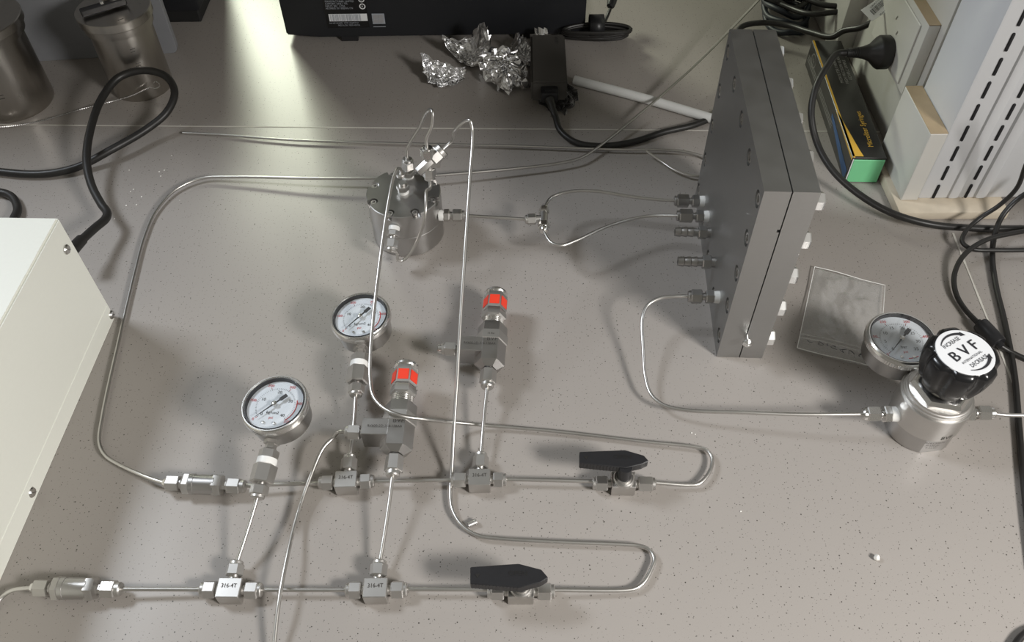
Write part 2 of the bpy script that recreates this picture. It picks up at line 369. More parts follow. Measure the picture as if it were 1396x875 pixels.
# ---------------------------------------------------------------- pressure gauges
def dial(parent, O, X, Y, r, nums_out, nums_in, redarc, unit1, unit2, needle_dir, a0=225, a1=-45, nred=None):
    b = BM(); Z = V(X).cross(V(Y)).normalized(); O = V(O); X = V(X); Y = V(Y)
    lathe(b, O-Z*.0012, Z, [(0, r), (.0012, r)], 48); d = link('dial', b, 'dial_white', parent)
    b = BM()
    def tick(a, r0, r1, w, mi):
        u = X*math.cos(a)+Y*math.sin(a); box(b, O+u*((r0+r1)/2)+Z*.0001, (r1-r0, w, .0002), X=u, Y=Z.cross(u), mi=mi)
    N = 50
    for k in range(N+1):
        a = R(a0+(a1-a0)*k/N); big = k % 10 == 0
        tick(a, r*.66, r*(.76 if big else .71), .00035 if big else .0002, 0)
    for k, s in enumerate(nums_out):
        a = R(a0+(a1-a0)*k/(len(nums_out)-1)); u = X*math.cos(a)+Y*math.sin(a)
        tick(a, r*.71, r*.79, .00045, 1); text_into(b, s, r*.155, O+u*r*.875, X, Y, mi=1)
    for k, s in enumerate(nums_in):
        a = R(a0+(a1-a0)*k/(len(nums_in)-1)); u = X*math.cos(a)+Y*math.sin(a); text_into(b, s, r*.17, O+u*r*.54, X, Y, mi=0)
    A0, A1 = redarc
    for k in range(10): 
        a = R(A0+(A1-A0)*(k+.5)/10); u = X*math.cos(a)+Y*math.sin(a); box(b, O+u*r*.77+Z*.0001, (.0008, abs(R(A1-A0))/10*r*.79, .0003), X=u, Y=Z.cross(u), mi=1)
    text_into(b, unit1, r*.16, O-Y*r*.30, X, Y, mi=0); text_into(b, unit2, r*.14, O-Y*r*.50, X, Y, mi=1)
    lab(link('dial_print', b, ['ink', 'ink_red'], d, smooth=False), 'black and red dial figures and tick marks')
    b = BM()
    for s in (-1, 1): lathe(b, O+X*s*r*.2-Y*r*.72, Z, [(0, r*.055), (.0012, r*.05), (.0013, 0)], 14)
    link('dial_screw', b, 'steel_bright', d)
    nd = V(needle_dir).normalized(); sd = Z.cross(nd)
    b = BM(); prism(b, [O+nd*r*.80+Z*.003, O+sd*r*.03+Z*.003, O-nd*r*.22+sd*r*.03+Z*.003, O-nd*r*.26+sd*r*.07+Z*.003, O-nd*r*.52+sd*r*.07+Z*.003, O-nd*r*.52-sd*r*.07+Z*.003, O-nd*r*.26-sd*r*.07+Z*.003, O-nd*r*.22-sd*r*.03+Z*.003, O-sd*r*.03+Z*.003], Z*.0006)
    link('needle', b, 'ink', d)
    b = BM(); lathe(b, O+Z*.0012, Z, [(0, r*.09), (.003, r*.09), (.0036, r*.05), (.0036, 0)], 20); link('needle_hub', b, 'steel_bright', d)
    b = BM(); lathe(b, O+Z*.0062, Z, [(0, r*1.02), (.0012, r*1.02)], 48); link('glass', b, 'glass', parent)

def gauge(cpx, cz, nutpx, nutz, needlepx, label, nutend=None):
    C0 = at(*cpx, cz); N0 = at(*nutpx, nutz)              # face centre; lowest end of the swivel nut
    Zc = V((-.07, -.03, 1)).normalized()
    sc = C0-Zc*.017                                       # stem height at the case
    s = (sc-N0); L = s.length; s.normalize(); Y = (s-Zc*s.dot(Zc)).normalized(); X = Y.cross(Zc)
    t = thing('pressure_gauge', label, 'pressure gauge', (N0.x, N0.y, 0), 'pressure gauges standing off the pipe runs')
    b = BM(); r = .0320
    lathe(b, C0-Zc*.030, Zc, [(0, 0), (0, r*.80), (.002, r*.88), (.022, r*.90), (.024, r*.90)], 56); link('case', b, 'brushed_body', t)
    b = BM(); lathe(b, C0-Zc*.008, Zc, [(0, r*.9), (0, r*.96), (.002, r), (.006, r), (.0085, r*.985), (.0098, r*.95), (.0098, r*.92), (.0088, r*.885), (.003, r*.88), (.003, r*.84)], 64, cap=False)
    link('bezel', b, 'steel_bright', t)
    b = BM(); lathe(b, C0-Zc*.0050, Zc, [(.0, r*.875), (.0062, r*.885), (.0062, r*.86), (.0008, r*.84)], 56, cap=False); link('inner_ring', b, 'black_plastic', t)
    nd = at(*needlepx, cz)-C0
    dial(t, C0-Zc*.0032, X, Y, r*.84, ['0', '100', '200', '300', '400', '500'], ['0', '10', '20', '30', '40'], (20, -45), 'kg/cm2', 'psi', nd-Zc*nd.dot(Zc))
    # stem, PTFE tape, adaptor, compression nut
    D = L-r*.88
    f = lambda u: N0+s*(D*u)
    b = BM(); lathe(b, f(.70), s, [(0, .0085), (D*.01, .0094), (D*.13, .0094), (D*.15, .0065), (D*.17, .0055), (D*.24, .0055), (D*.245, .0078), (D*.31, .0078)], 6, ref=(Zc+X*.27)); link('stem', b, 'steel', t)
    b = BM(); lathe(b, f(.575), s, [(0, .0084), (.001, .0092), (D*.06, .0094), (D*.12, .0091), (D*.125, .006)], 26); lab(link('thread_tape', b, 'ptfe', t), 'white thread seal tape')
    b = BM(); lathe(b, f(.27), s, [(0, .0098), (.0012, .0112), (D*.30, .0112), (D*.315, .0100)], 6, ref=(Zc+X*.27)); neck(b, f(.20), s, D*.10, .0036); link('adaptor', b, 'steel', t)
    nut(t, f(.235), -s, D*.165, Rr=.0084, collar=D*.06, ref=(Zc+X*.27), m='steel')
    return t, N0, s
G1 = gauge((374, 550), .068, (350, 681), .033, (343, 569), 'round pressure gauge on the lower left, in front of the drain tube')
G2 = gauge((491, 430.5), .048, (484.5, 541), .022, (467, 449), 'round pressure gauge higher up, with a long steel tube crossing its face')

# ---------------------------------------------------------------- relief valves
def relief_valve(bot, zb, top, zt, arm, label, capped):
    B0, T0 = at(*bot, zb), at(*top, zt); a = (T0-B0); L = a.length; a.normalize()
    Zc = (V((0.0, 0, 1))-a*a.z).normalized(); S = a.cross(Zc)              # S points right
    t = thing('relief_valve', label, 'relief valve', (B0.x, B0.y, 0), 'relief valves with red bands')
    f = lambda u: B0+a*(L*u)
    nut(t, f(.165), -a, L*.125, Rr=.0086, collar=L*.04, ref=Zc)
    b = BM()
    neck(b, f(.15), a, L*.06, .004)
    hx = .0158
    lathe(b, f(.175), a, [(0, .0080), (L*.04, hx), (L*.405, hx), (L*.415, hx*.97)], 6, ref=Zc)
    # side arm to the left
    q = f(.355)-S*.0205; box(b, q, (.026, .0175, .0262), X=S, Y=a, bev=.0006)
    neck(b, f(.355)-S*.032, -S, .006, .004)
    lathe(b, f(.405)-S*.0155-a*.0005, a, [(0, .0035), (.007, .0035)], 16)
    body = link('body', b, 'brushed_body', t)
    b = BM(); lathe(b, f(.412), a, [(0, hx*1.0), (.001, hx*1.07), (L*.085, hx*1.07), (L*.10, hx*.95), (L*.105, .010)], 6, ref=Zc); link('lock_nut', b, 'steel', t)
    b = BM(); prof = []; n = 9
    for k in range(n): prof += [(L*(.515+.155*k/n), .0100), (L*(.515+.155*(k+.5)/n), .0112)]
    lathe(b, B0, a, prof+[(L*.675, .0100)], 30); link('threaded_neck', b, 'steel_bright', t)
    b = BM(); lathe(b, f(.672), a, [(0, .0112), (.0015, .0134), (L*.045, .0134), (L*.075, .0125), (L*.08, .0118)], 6, ref=Zc); link('lock_nut', b, 'steel', t)
    b = BM(); lathe(b, f(.755), a, [(0, .0124), (.001, .0131), (L*.13, .0131), (L*.16, .0126), (L*.20, .0108), (L*.212, .0098), (L*.212, .0085), (L*.205, 0)], 6, ref=Zc); cap = link('adjusting_cap', b, 'steel', t)
    b = BM(); lathe(b, f(.915), a, [(0, .0112), (.002, .0126), (.004, .0126), (.006, .0112), (.0062, .0092), (.0045, 0)], 30); link('end_ring', b, 'steel_bright', cap)
    b = BM()
    R6 = .0131*math.cos(math.pi/6)
    for k in (-2, -1, 0, 1, 2, 3):
        ang_ = k*math.pi/3; nrm = Zc*math.cos(ang_)+S*math.sin(ang_); tan = a.cross(nrm)
        box(b, f(.825)+nrm*(R6+.0002), (.0106, L*.092, .0006), X=tan, Y=a)
    lab(link('red_band', b, 'red_sticker', cap), 'bright red sticker band')
    b = BM(); hz = hx*math.cos(math.pi/6)
    text_into(b, 'BVF', .0070, f(.395)+Zc*hz+S*.0015+a*.0012, S, a); text_into(b, '15 Bar', .0030, f(.452)+Zc*(hx*1.07*math.cos(math.pi/6)), S, a)
    text_into(b, 'RV600-2D-316-15BAR', .0036, f(.355)+Zc*(hz+.0001)-S*.011, S, a)
    link('marking', b, 'etch', body, smooth=False)
    # left port nut
    p = f(.355)-S*.0365
    nut(t, p, -S, .0115, Rr=.0078, collar=.0035, ref=Zc)
    if capped:
        b = BM(); lathe(b, p-S*.0145, -S, [(0, .0050), (.004, .0046), (.0046, .003), (.0046, 0)], 20); link('port_plug', b, 'steel_bright', t)
    return p-S*.015, t
RV1, RVt1 = relief_valve((535, 650), .028, (555, 492), .036, None, 'relief valve with red bands nearer the camera, steel drain tube on its left port', False)
RV2, RVt2 = relief_valve((664, 529), .022, (677, 394), .030, None, 'relief valve with red bands further back, its left port closed by a plug', True)

# ---------------------------------------------------------------- reactor vessel
VC = V((-.1245, .749, 0)); VR = .043; VH = .064; VS = .030
t = thing('reactor_vessel', 'round polished steel vessel with eight-bolt lid, standing in the middle of the bench', 'vessel', VC)
b = BM(); lathe(b, VC, (0, 0, 1), [(0, VR-.0012), (.001, VR-.0003), (VS-.0006, VR-.0003), (VS, VR-.001)], 80); link('body', b, 'brushed_body', t)
b = BM(); lathe(b, VC+V((0, 0, VS)), (0, 0, 1), [(0, VR-.0008), (.0008, VR+.0004), (VH-VS-.0007, VR+.0004), (VH-VS, VR-.0005)], 80); lid = link('lid', b, 'brushed_body', t)
cb = BM(); bolts = []
for k in range(8):
    a_ = R(22.5+45*k+2); c = VC+V((math.cos(a_)*.0368, math.sin(a_)*.0368, VH)); bolts.append(c)
    lathe(cb, c-V((0, 0, .006)), (0, 0, 1), [(0, .0050), (.012, .0050)], 24)
    u = V((math.cos(a_), math.sin(a_), 0)); box(cb, c+u*.005, (.010, .0100, .012), X=u, Y=(-u.y, u.x, 0))
cut(lid, cb)
proto = None
def socket_screw(c, d, r, h, parent, m='steel'):
    b = BM(); lathe(b, c, d, [(0, r), (h*.85, r), (h, r*.9), (h, r*.5), (h*.35, r*.45), (h*.35, 0)], 20); return link('bolt', b, m, parent)
for c in bolts:
    s_ = socket_screw(c-V((0, 0, .0058)), (0, 0, 1), .0036, .0048, t)
def port(c, d, tape, parent, L=.034, m='steel'):
    """male connector: tape, hexagon, neck, compression nut"""
    d = V(d).normalized(); c = V(c)
    b = BM(); lathe(b, c-d*.001, d, [(0, .0062), (tape*.4, .0066), (tape+.001, .0062)], 24); lab(link('thread_tape', b, 'ptfe', parent), 'white thread seal tape')
    b = BM(); lathe(b, c+d*tape, d, [(0, .0068), (.001, .0076), (.006, .0076), (.007, .0068)], 6); lathe(b, c+d*(tape+.0065), d, [(0, .0042), (.004, .0042)], 16); link('connector_body', b, m, parent)
    nut(parent, c+d*(tape+.0105), d, .0110, Rr=.0076, collar=.0035, m=m)
    return c+d*(tape+.0250)
# top port
e_top = port(VC+V((0, 0, VH)), (0, 0, 1), .004, t)
e_back = port(VC+V((.004, .028, VH)), (.05, .0, 1), .002, t)
ang = math.atan2(-.0365, -.008); fr = VC+V((math.cos(ang)*VR, math.sin(ang)*VR, .0475))
e_front = port(fr, (-.12, -.82, -.42), .004, t)
sd = V((1, -.03, 0)).normalized(); e_side = port(VC+V((.0410, -.0145, .040)), sd, .005, t, m='steel')
# ---------------------------------------------------------------- cross of fittings above the vessel
cc = at(584, 222, .108)
t = thing('tee_fitting', 'shiny tee fitting held up by bent tubes above the vessel lid', 'tee fitting', cc)
dU = (at(600, 207, .116)-cc).normalized(); b = BM()
lathe(b, cc-dU*.016, dU, [(0, .0050), (.001, .0057), (.022, .0057)], 6); lathe(b, cc, (0, .15, 1), [(-.012, .0042), (.012, .0042)], 18)
box(b, cc+V((.006, .002, -.002)), (.014, .008, .008)); link('body', b, 'steel', t)
nut(t, cc+dU*.005, dU, .012, Rr=.0092, collar=.006, rc=.0088)
eC_up = nut(t, cc+V((0, .001, .0075)), (0, .12, 1), .0110, Rr=.0078, collar=.002, m='steel_bright')
nut(t, cc+V((0, -.001, -.007)), (0.0, -.25, -1), .0105, Rr=.0078, collar=.004)
pU = cc+dU*.020; pT = cc+V((0, .0035, .0195)); pD = cc+V((0, -.005, -.0215))
# tee between the vessel and the plates
def small_tee():
    c = at(741, 298, .040); t = thing('tee_fitting', 'small tee fitting splitting the tube between the vessel and the twin steel plates', 'tee fitting', c)
    up = (at(742, 280, .040)-c).normalized(); dn = (at(741.5, 318, .040)-c).normalized(); lf = (at(716, 299, .04)-c).normalized()
    b = BM(); lathe(b, c-up*.009, up, [(0, .0052), (.018, .0052)], 22); lathe(b, c, lf, [(0, .0045), (.0095, .0045)], 18); link('body', b, 'steel', t)
    nut(t, c+up*.008, up, .0085, Rr=.0062, collar=.003, m='steel_bright'); nut(t, c+dn*.008, dn, .0085, Rr=.0068, collar=.005, m='steel_bright'); nut(t, c+lf*.009, lf, .0100, Rr=.0066, collar=.003)
    return c+up*.019, c+dn*.021, c+lf*.021
sU, sD, sL = small_tee()

# ---------------------------------------------------------------- twin bolted plates
A = V((.2188, .5500, 0)); yv = V((.0153, .2566, 0)); yd = yv.normalized(); xd = V((yd.y, -yd.x, 0)); DL = .2570; TK = .0236; HT = .2335; Z = V((0, 0, 1))
t = thing('plate_cell', 'pair of thick bolted steel plates standing on edge at the right', 'bolted plates', A+yd*DL/2+xd*TK)
def slab(x0, name, m, lbl):
    b = BM(); prism(b, [A+xd*x0, A+xd*(x0+TK), A+xd*(x0+TK)+yd*DL, A+xd*x0+yd*DL], Z*HT)
    o = link(name, b, m, t); o['label'] = lbl; return o
sl = slab(0, 'plate', 'brushed', 'left plate carrying the tube connectors'); sr = slab(TK+.0012, 'plate', 'brushed', 'right plate with protruding nuts')
b = BM(); prism(b, [A+xd*(TK-.0005)+yd*.002, A+xd*(TK+.0017)+yd*.002, A+xd*(TK+.0017)+yd*(DL-.002), A+xd*(TK-.0005)+yd*(DL-.002)], Z*(HT-.001)); link('gasket', b, 'dark', t)
ys = [.0125+.0580*k for k in range(5)]; zs = [.0215+.0480*k for k in range(5)]; spots = [(y, z) for y in ys for z in zs if y in (ys[0], ys[-1]) or z in (zs[0], zs[-1])]
cb = BM()
for y, z in spots: lathe(cb, A+yd*y+Z*z-xd*.004, xd, [(0, .0084), (.0108, .0084)], 26)
box(cb, A+xd*(TK+.0006)+Z*.187, (.006, .006, .0035), X=xd, Y=yd)
cut(sl, cb)
sl.data.materials.append(MATS['plate_face'])
Bm = None
for y, z in spots:
    p = A+yd*y+Z*z
    if Bm is None:
        b = BM(); lathe(b, p+xd*.0066, -xd, [(0, .0062), (.0048, .0062), (.0060, .0056), (.0060, .0034), (.002, .0032), (.002, 0)], 22); lathe(b, p+xd*.0067, -xd, [(0, .0083), (.0009, .0083)], 22, mi=1); o0 = link('bolt', b, ['steel_bright', 'dark'], t); P0_ = p  # dark disc in the recess puts the contact shadow round the head into colour
        b = BM(); q = p+xd*(2*TK+.0012)
        lathe(b, q-xd*.001, xd, [(0, .0088), (.0088, .0088), (.0105, .0078)], 6, ref=(0, 0, 1), phase=math.pi/6); o1 = link('hex_nut', b, 'bolt_bright', t); Bm = True
    else:
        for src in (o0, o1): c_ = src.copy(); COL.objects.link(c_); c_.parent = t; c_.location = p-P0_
# the small button screw on the front face
q = A+xd*(TK+.0006)+Z*.037; b = BM()
lathe(b, q+yd*.002, -yd, [(0, .0022), (.012, .0022)], 16); lathe(b, q-yd*.0085, -yd, [(0, .0050), (.002, .0050), (.0042, .0030), (.0042, .0018), (.002, .0016), (.002, 0)], 22); link('screw', b, 'bolt_bright', t)
def faceport(px, py, z): # a point on the left face for a pixel
    d = ray(px, py); k = (A-CP).dot(xd)/d.dot(xd); return CP+d*k
def connector(px, py, lpx, tape=.006):
    p = faceport(px, py, 0); tot = (p-aty(lpx[0], lpx[1], p.y)).length
    b = BM(); lathe(b, p+xd*.001, -xd, [(0, .0066), (.003, .0068), (tape+.001, .0064)], 24); lab(link('thread_tape', b, 'ptfe', t), 'white thread seal tape')
    b = BM(); lathe(b, p-xd*tape, -xd, [(0, .0066), (.001, .0076), (.0075, .0076), (.0085, .0068)], 6, ref=Z); lathe(b, p-xd*(tape+.008), -xd, [(0, .0040), (.006, .0040)], 16); link('connector_body', b, 'steel_dark', t)
    L = tot-tape-.0125-.0035
    nut(t, p-xd*(tape+.0125), -xd, max(.009, L), Rr=.0080, collar=.0035, m='steel_dark'); return p-xd*(tape+.0125+max(.009, L)+.003)
F1 = connector(960, 274.5, (920, 272)); F2 = connector(966, 295, (923, 292.5)); F3 = connector(980.5, 405, (938, 404))
def barb(px, py, lpx):
    p = faceport(px, py, 0); tot = (p-aty(lpx[0], lpx[1], p.y)).length
    b = BM(); lathe(b, p+xd*.001, -xd, [(0, .0060), (.006, .0060)], 20); lathe(b, p-xd*.004, -xd, [(0, .0072), (.001, .0080), (.0085, .0080), (.0095, .007)], 6, ref=Z)
    L = tot-.0135; prof = [(0, .0050), (L*.2, .0050)]
    for k in range(3): prof += [(L*(.2+.27*k), .0048), (L*(.2+.27*k+.02), .0060), (L*(.2+.27*(k+1)-.01), .0050)]
    lathe(b, p-xd*.0135, -xd, prof+[(L, .0042), (L, .0028), (L*.7, .0028), (L*.7, 0)], 22); link('hose_barb', b, 'steel_dark', t)
barb(968, 317, (921, 315)); barb(974, 357.5, (925, 355.5))

# ---------------------------------------------------------------- regulator with knob
RC = V((.4050, .4595, 0)); RH = .120
t = thing('pressure_regulator', 'steel pressure regulator with large black knob and white printed cap, on the right', 'regulator', RC)
b = BM(); lathe(b, RC, (0, 0, 1), [(0, .0315), (.001, .0322), (.023, .0322)], 72); body = link('body', b, 'brushed_body', t)
cb = BM(); box(cb, RC+V((.010, -.0372, .0065)), (.048, .014, .030)); bmesh.ops.rotate(cb, verts=cb.verts, cent=RC, matrix=Matrix.Rotation(R(6), 3, 'Z')); cut(body, cb)
b = BM(); lathe(b, RC+V((0, 0, .0225)), (0, 0, 1), [(0, .0318), (.0012, .0318), (.0016, .0336), (.0320, .0336), (.0328, .0330), (.0328, .0318), (.0350, .0318), (.0355, .0306), (.0380, .0306), (.0385, .0296), (.0405, .0290)], 80); link('bonnet', b, 'steel', t)
b = BM(); lathe(b, RC+V((0, 0, .0625)), (0, 0, 1), [(0, .0290), (.004, .0290), (.008, .0260), (.0095, .022)], 6, ref=(1, .3, 0)); link('bonnet_nut', b, 'steel_bright', t)
b = BM(); lathe(b, RC+V((0, 0, .0700)), (0, 0, 1), [(0, .0185), (.004, .0185), (.0045, .0165), (.009, .0165), (.0095, .0178), (.014, .0178), (.016, .015)], 44); link('neck', b, 'steel_bright', t)
# knob: seven-lobed
b = BM(); zk = [(.0770, .0180), (.0775, .0240), (.0810, .0262), (.0950, .0305), (.1060, .0320), (.1150, .0318), (.1190, .0296), (.1202, .0270), (.1196, .0258)]
nk = 98; rings = []
for z_, r_ in zk:
    lob = .0 if r_ < .022 else 1
    ring = []
    for k in range(nk):
        a_ = 2*math.pi*k/nk; w = math.cos(7*a_+.6); dip = (max(0, -w))**1.5*.0042*lob*(1 if z_ > .09 else .7)
        ring.append(b.verts.new(RC+V((math.cos(a_)*(r_-dip), math.sin(a_)*(r_-dip), z_))))
    rings.append(ring)
for A_, B_ in zip(rings, rings[1:]):
    for k in range(nk): b.faces.new([A_[k], A_[(k+1) % nk], B_[(k+1) % nk], B_[k]])
b.faces.new(list(reversed(rings[0]))); b.faces.new(rings[-1]); knob = link('knob', b, 'black_gloss', t, ang=50)
b = BM(); lathe(b, RC+V((0, 0, .1192)), (0, 0, 1), [(0, .0255), (.0010, .0255), (.0013, .0252)], 60); link('knob_cap', b, 'label_white', knob)
b = BM(); TO = RC+V((0, 0, .1206)); tx = V((math.cos(R(31)), math.sin(R(31)), 0)); ty = V((-tx.y, tx.x, 0))
# lettering direction measured from the picture
p0, p1 = at(1298, 492, .1205), at(1332, 470, .1205); tx = (p1-p0).normalized(); ty = V((-tx.y, tx.x, 0))
for ox in (0, .0003, .0006): text_into(b, 'B V F', .0150, TO+ty*.0010+tx*(ox-.0003), tx, ty, lift=.00025+ox*.1)
text_into(b, 'INTERNATIONAL', .0033, TO-ty*.0075, tx, ty)
text_into(b, 'INCREASE', .0056, TO+ty*.0135-tx*.002, tx, ty, stretch=.85); text_into(b, 'DECREASE', .0056, TO-ty*.0135+tx*.002, tx, ty, stretch=.85)
for s in (1, -1):   # two curved arrows
    pts = []
    for k in range(13):
        a_ = R(90+38-76*k/12) if s > 0 else R(270-38+76*k/12)
        w = .0003+.0012*k/12; pts.append((a_, w))
    r0 = .0205
    for (a0_, w0), (a1_, w1) in zip(pts, pts[1:]):
        q4 = [TO+(tx*math.cos(a)+ty*math.sin(a))*(r0+sg*w) for a, w, sg in ((a0_, w0, -1), (a0_, w0, 1), (a1_, w1, 1), (a1_, w1, -1))]
        b.faces.new([b.verts.new(q+V((0, 0, .0003))) for q in q4])
    a_, w = pts[-1]; da = R(-14) if s > 0 else R(14)
    tri = [TO+(tx*math.cos(a_)+ty*math.sin(a_))*(r0-.0026), TO+(tx*math.cos(a_)+ty*math.sin(a_))*(r0+.0026), TO+(tx*math.cos(a_+da)+ty*math.sin(a_+da))*r0]
    b.faces.new([b.verts.new(q+V((0, 0, .0003))) for q in tri])
link('knob_print', b, 'ink', knob, smooth=False)
# etched lines on the body, wrapped round the front
def wrap_text(s, size, ang0, z, rr, parent):
    rr += .0028; b = BM(); O = V((0, 0, 0)); text_into(b, s, size, O, (1, 0, 0), (0, 1, 0), lift=0)
    for v in b.verts:
        a_ = ang0+v.co.x/rr; v.co = RC+V((math.cos(a_)*rr, math.sin(a_)*rr, z+v.co.y))
    link('marking', b, 'etch', parent, smooth=False)
wrap_text('BVF', .0075, R(-77), .029, .0310, t); wrap_text('DPR1-A2F/MJ', .0034, R(-88), .0185, .0297, t); wrap_text('0-500 psi', .0034, R(-90), .0145, .0297, t); wrap_text('0-34 bar', .0034, R(-90), .0105, .0297, t)
# ports
pl = at(1222, 567, .028); ld_ = (at(1175, 567, .028)-pl).normalized()
def rport(c, d, tape, nutL, hexm='steel_bright'):
    b = BM(); lathe(b, c-d*.004, d, [(0, .0072), (.004, .0076), (tape+.004, .0070)], 26); lab(link('thread_tape', b, 'ptfe', t), 'white thread seal tape')
    b = BM(); lathe(b, c+d*tape, d, [(0, .0080), (.001, .0088), (.006, .0088), (.007, .0078)], 6, ref=Z); neck(b, c+d*(tape+.006), d, .006, .0045); link('connector_body', b, hexm, t)
    nut(t, c+d*(tape+.0105), d, nutL, Rr=.0078, collar=.0045, m=hexm); return c+d*(tape+.0105+nutL+.0035)
eL = rport(RC+ld_*.0325+V((0, -.006, .030)), ld_, .006, .0125)
rd = V((1, -.03, 0)).normalized(); eR = rport(RC+rd*.0325+V((0, -.004, .030)), rd, .003, .0120)
# attached gauge
GC = at(1230, 461, .068); gz = V((0, 0, 1)); r = .0345
gx = (at(1262, 461, .068)-GC).normalized(); gy = V((-gx.y, gx.x, 0)); gs = (V((RC.x, RC.y, 0))-V((GC.x, GC.y, 0))).normalized()
tg = thing('pressure_gauge', 'round pressure gauge with knurled ring beside the black knob', 'pressure gauge', (GC.x, GC.y, .03))
b = BM(); lathe(b, GC-gz*.030, gz, [(0, 0), (0, r*.80), (.002, r*.90), (.024, r*.93)], 56); link('case', b, 'steel_dark', tg)
b = BM(); pr = [(0, .90), (0, .98), (.001, 1.0), (.006, 1.0), (.0085, .97), (.0098, .93), (.0098, .90), (.004, .895), (.004, .84)]
nn_ = 180; rings = []
for z_, q in pr: rings.append([b.verts.new(GC-gz*.008+V((math.cos(2*math.pi*k/nn_), math.sin(2*math.pi*k/nn_), 0))*r*(q+(.008 if (k % 2 and q > .975) else 0))+gz*z_) for k in range(nn_)])
for A_, B_ in zip(rings, rings[1:]):
    for k in range(nn_): b.faces.new([A_[k], A_[(k+1) % nn_], B_[(k+1) % nn_], B_[k]])
lab(link('bezel', b, 'steel_bright', tg, ang=20), 'knurled bright ring')
b = BM(); lathe(b, GC-gz*.0045, gz, [(.0, r*.885), (.0058, r*.893), (.0058, r*.872), (.0008, r*.86)], 56, cap=False); link('inner_ring', b, 'black_plastic', tg)
dial(tg, GC-gz*.0028, gx, gy, r*.865, ['0', '100', '200', '300', '400', '500'], ['0', '5', '10', '15', '20', '25', '30', '35'], (-62, -88), 'bar', 'psi', at(1215, 480, .068)-GC)
b = BM(); lathe(b, GC-gz*.018+gs*r*.85, gs, [(0, .0085), (.008, .0085), (.0085, .0066), (max(.012, (RC-V((GC.x, GC.y, 0))).length-r*.85-.028), .0066)], 6, ref=gz); link('stem', b, 'steel', tg)

# ---------------------------------------------------------------- steel tubes
z0 = .0082
tube([(-60, 860, .0045), (-20, 838, .0045), (5, 812, .0055), (18, 804.5, .0090), (46, 801, .0112)], 'short bent steel tube leaving the frame at the lower left')
tube([(160, 803, .0112), (200, 803, .010), (276, 803.5, z0)], 'straight steel tube between the lower left check valve and first front tee')
tube([(354, 804, z0), (476, 804, z0)], 'straight steel tube between the two tees of the front pipe run')
tube([(552, 803, z0), (670, 803.5, z0)], 'straight steel tube between the right front tee and front ball valve')
tube([(330, 662.5, .0112), (385, 660, .010), (438, 659, z0)], 'straight steel tube from the rear check valve to the rear left tee')
tube([(506, 656, z0), (620, 654, z0)], 'straight steel tube between the two tees of the rear pipe run')
tube([(686, 653, z0), (812, 656, z0)], 'straight steel tube from rear right tee to rear ball valve')
def rise(a, b_, label, bend=0):
    m_ = (a+b_)/2; tube([a, a.lerp(b_, .33)+V((bend, 0, 0)), a.lerp(b_, .66)+V((bend, 0, 0)), b_], label)
rise(T1[4]-T1[3]*.003, G1[1]+G1[2]*.004, 'short steel tube rising from front left tee to the lower gauge', .0004)
rise(T3[4]-T3[3]*.003, G2[1]+G2[2]*.004, 'short steel tube rising from rear left tee to the upper gauge', .0008)
rise(T2[4]-T2[3]*.003, at(535, 650, .028)+(at(555, 492, .036)-at(535, 650, .028)).normalized()*.003, 'short steel tube from front right tee to the nearer relief valve', .0006)
rise(T4[4]-T4[3]*.003, at(664, 529, .022)+(at(677, 394, .030)-at(664, 529, .022)).normalized()*.003, 'short steel tube from rear right tee to the capped relief valve', -.0004)
tube([RV1+V((.003, 0, 0)), RV1-V((.006, 0, 0)), (455, 596, .024), (441, 610, .022), (425, 645, .016), (406, 700, .010), (392, 757, .016), (381, 815, .0165), (374, 875, .010), (370, 940, .004)], 'bent drain tube from nearer relief valve running off the bottom edge')
tube([(227, 659, .0112), (205, 652, .010), (160, 632, .005), (143, 620, .0045), (135.5, 603, .004), (140, 565, .004), (163, 460, .004), (184, 370, .004), (197, 322, .004), (213, 287, .004), (240, 258, .005), (275, 243, .006), (320, 241, .008), (420, 243, .012), (500, 243, .014), (560, 241, .014), (620, 237, .013), (700, 230, .011), (760, 223, .010), (790, 216, .010), (812, 203, .010), (870, 157, .014), (940, 96, .024), (1000, 36, .036), (1040, -6, .046)], 'very long steel tube looping along the left and behind the vessel')
def zon(py, A_, B_):
    lo, hi = 0.0, 1.0
    def ppy(P):
        v = P-CP; return 437.5-FPX*v.dot(_u)/v.dot(_f)
    for _ in range(40):
        m_ = (lo+hi)/2
        if ppy(A_.lerp(B_, m_)) < py: lo = m_
        else: hi = m_
    return A_.lerp(B_, lo).z
qa = aty(536, 244, .716); qb = at(505, 510, .051)
tube([(890, 657.5, z0), (938, 661, .006), (952, 659.5, .006), (962, 651, .006), (970, 636, .006), (970, 622, .006), (962, 612.5, .006), (945, 608.5, .006), (880, 602, .005), (760, 588, .005), (650, 578.5, .008), (615, 575, .017), (580, 571.5, .040), (545, 566, .051), (523, 556, .051), (509, 540, .050), (504.5, 515, .051), (505, 480, zon(480, qa, qb)), (509, 430, zon(430, qa, qb)), (516, 370, zon(370, qa, qb)), (524, 310, zon(310, qa, qb)), (532, 262, zon(262, qa, qb)), aty(537, 240, .722), aty(542, 230.5, .733), aty(546.5, 232, .744), e_top-V((0, 0, .003))], 'long steel tube from the vessel top port down to rear ball valve')
apex = aty(644, 176, .722); foot = at(616.5, 645, .008)
arch = [(px, py, zon(py, apex, foot)) for px, py in ((644, 178), (640, 250), (634, 340), (628, 430), (623, 520), (619, 580))]
q1_ = pU+dU*.016
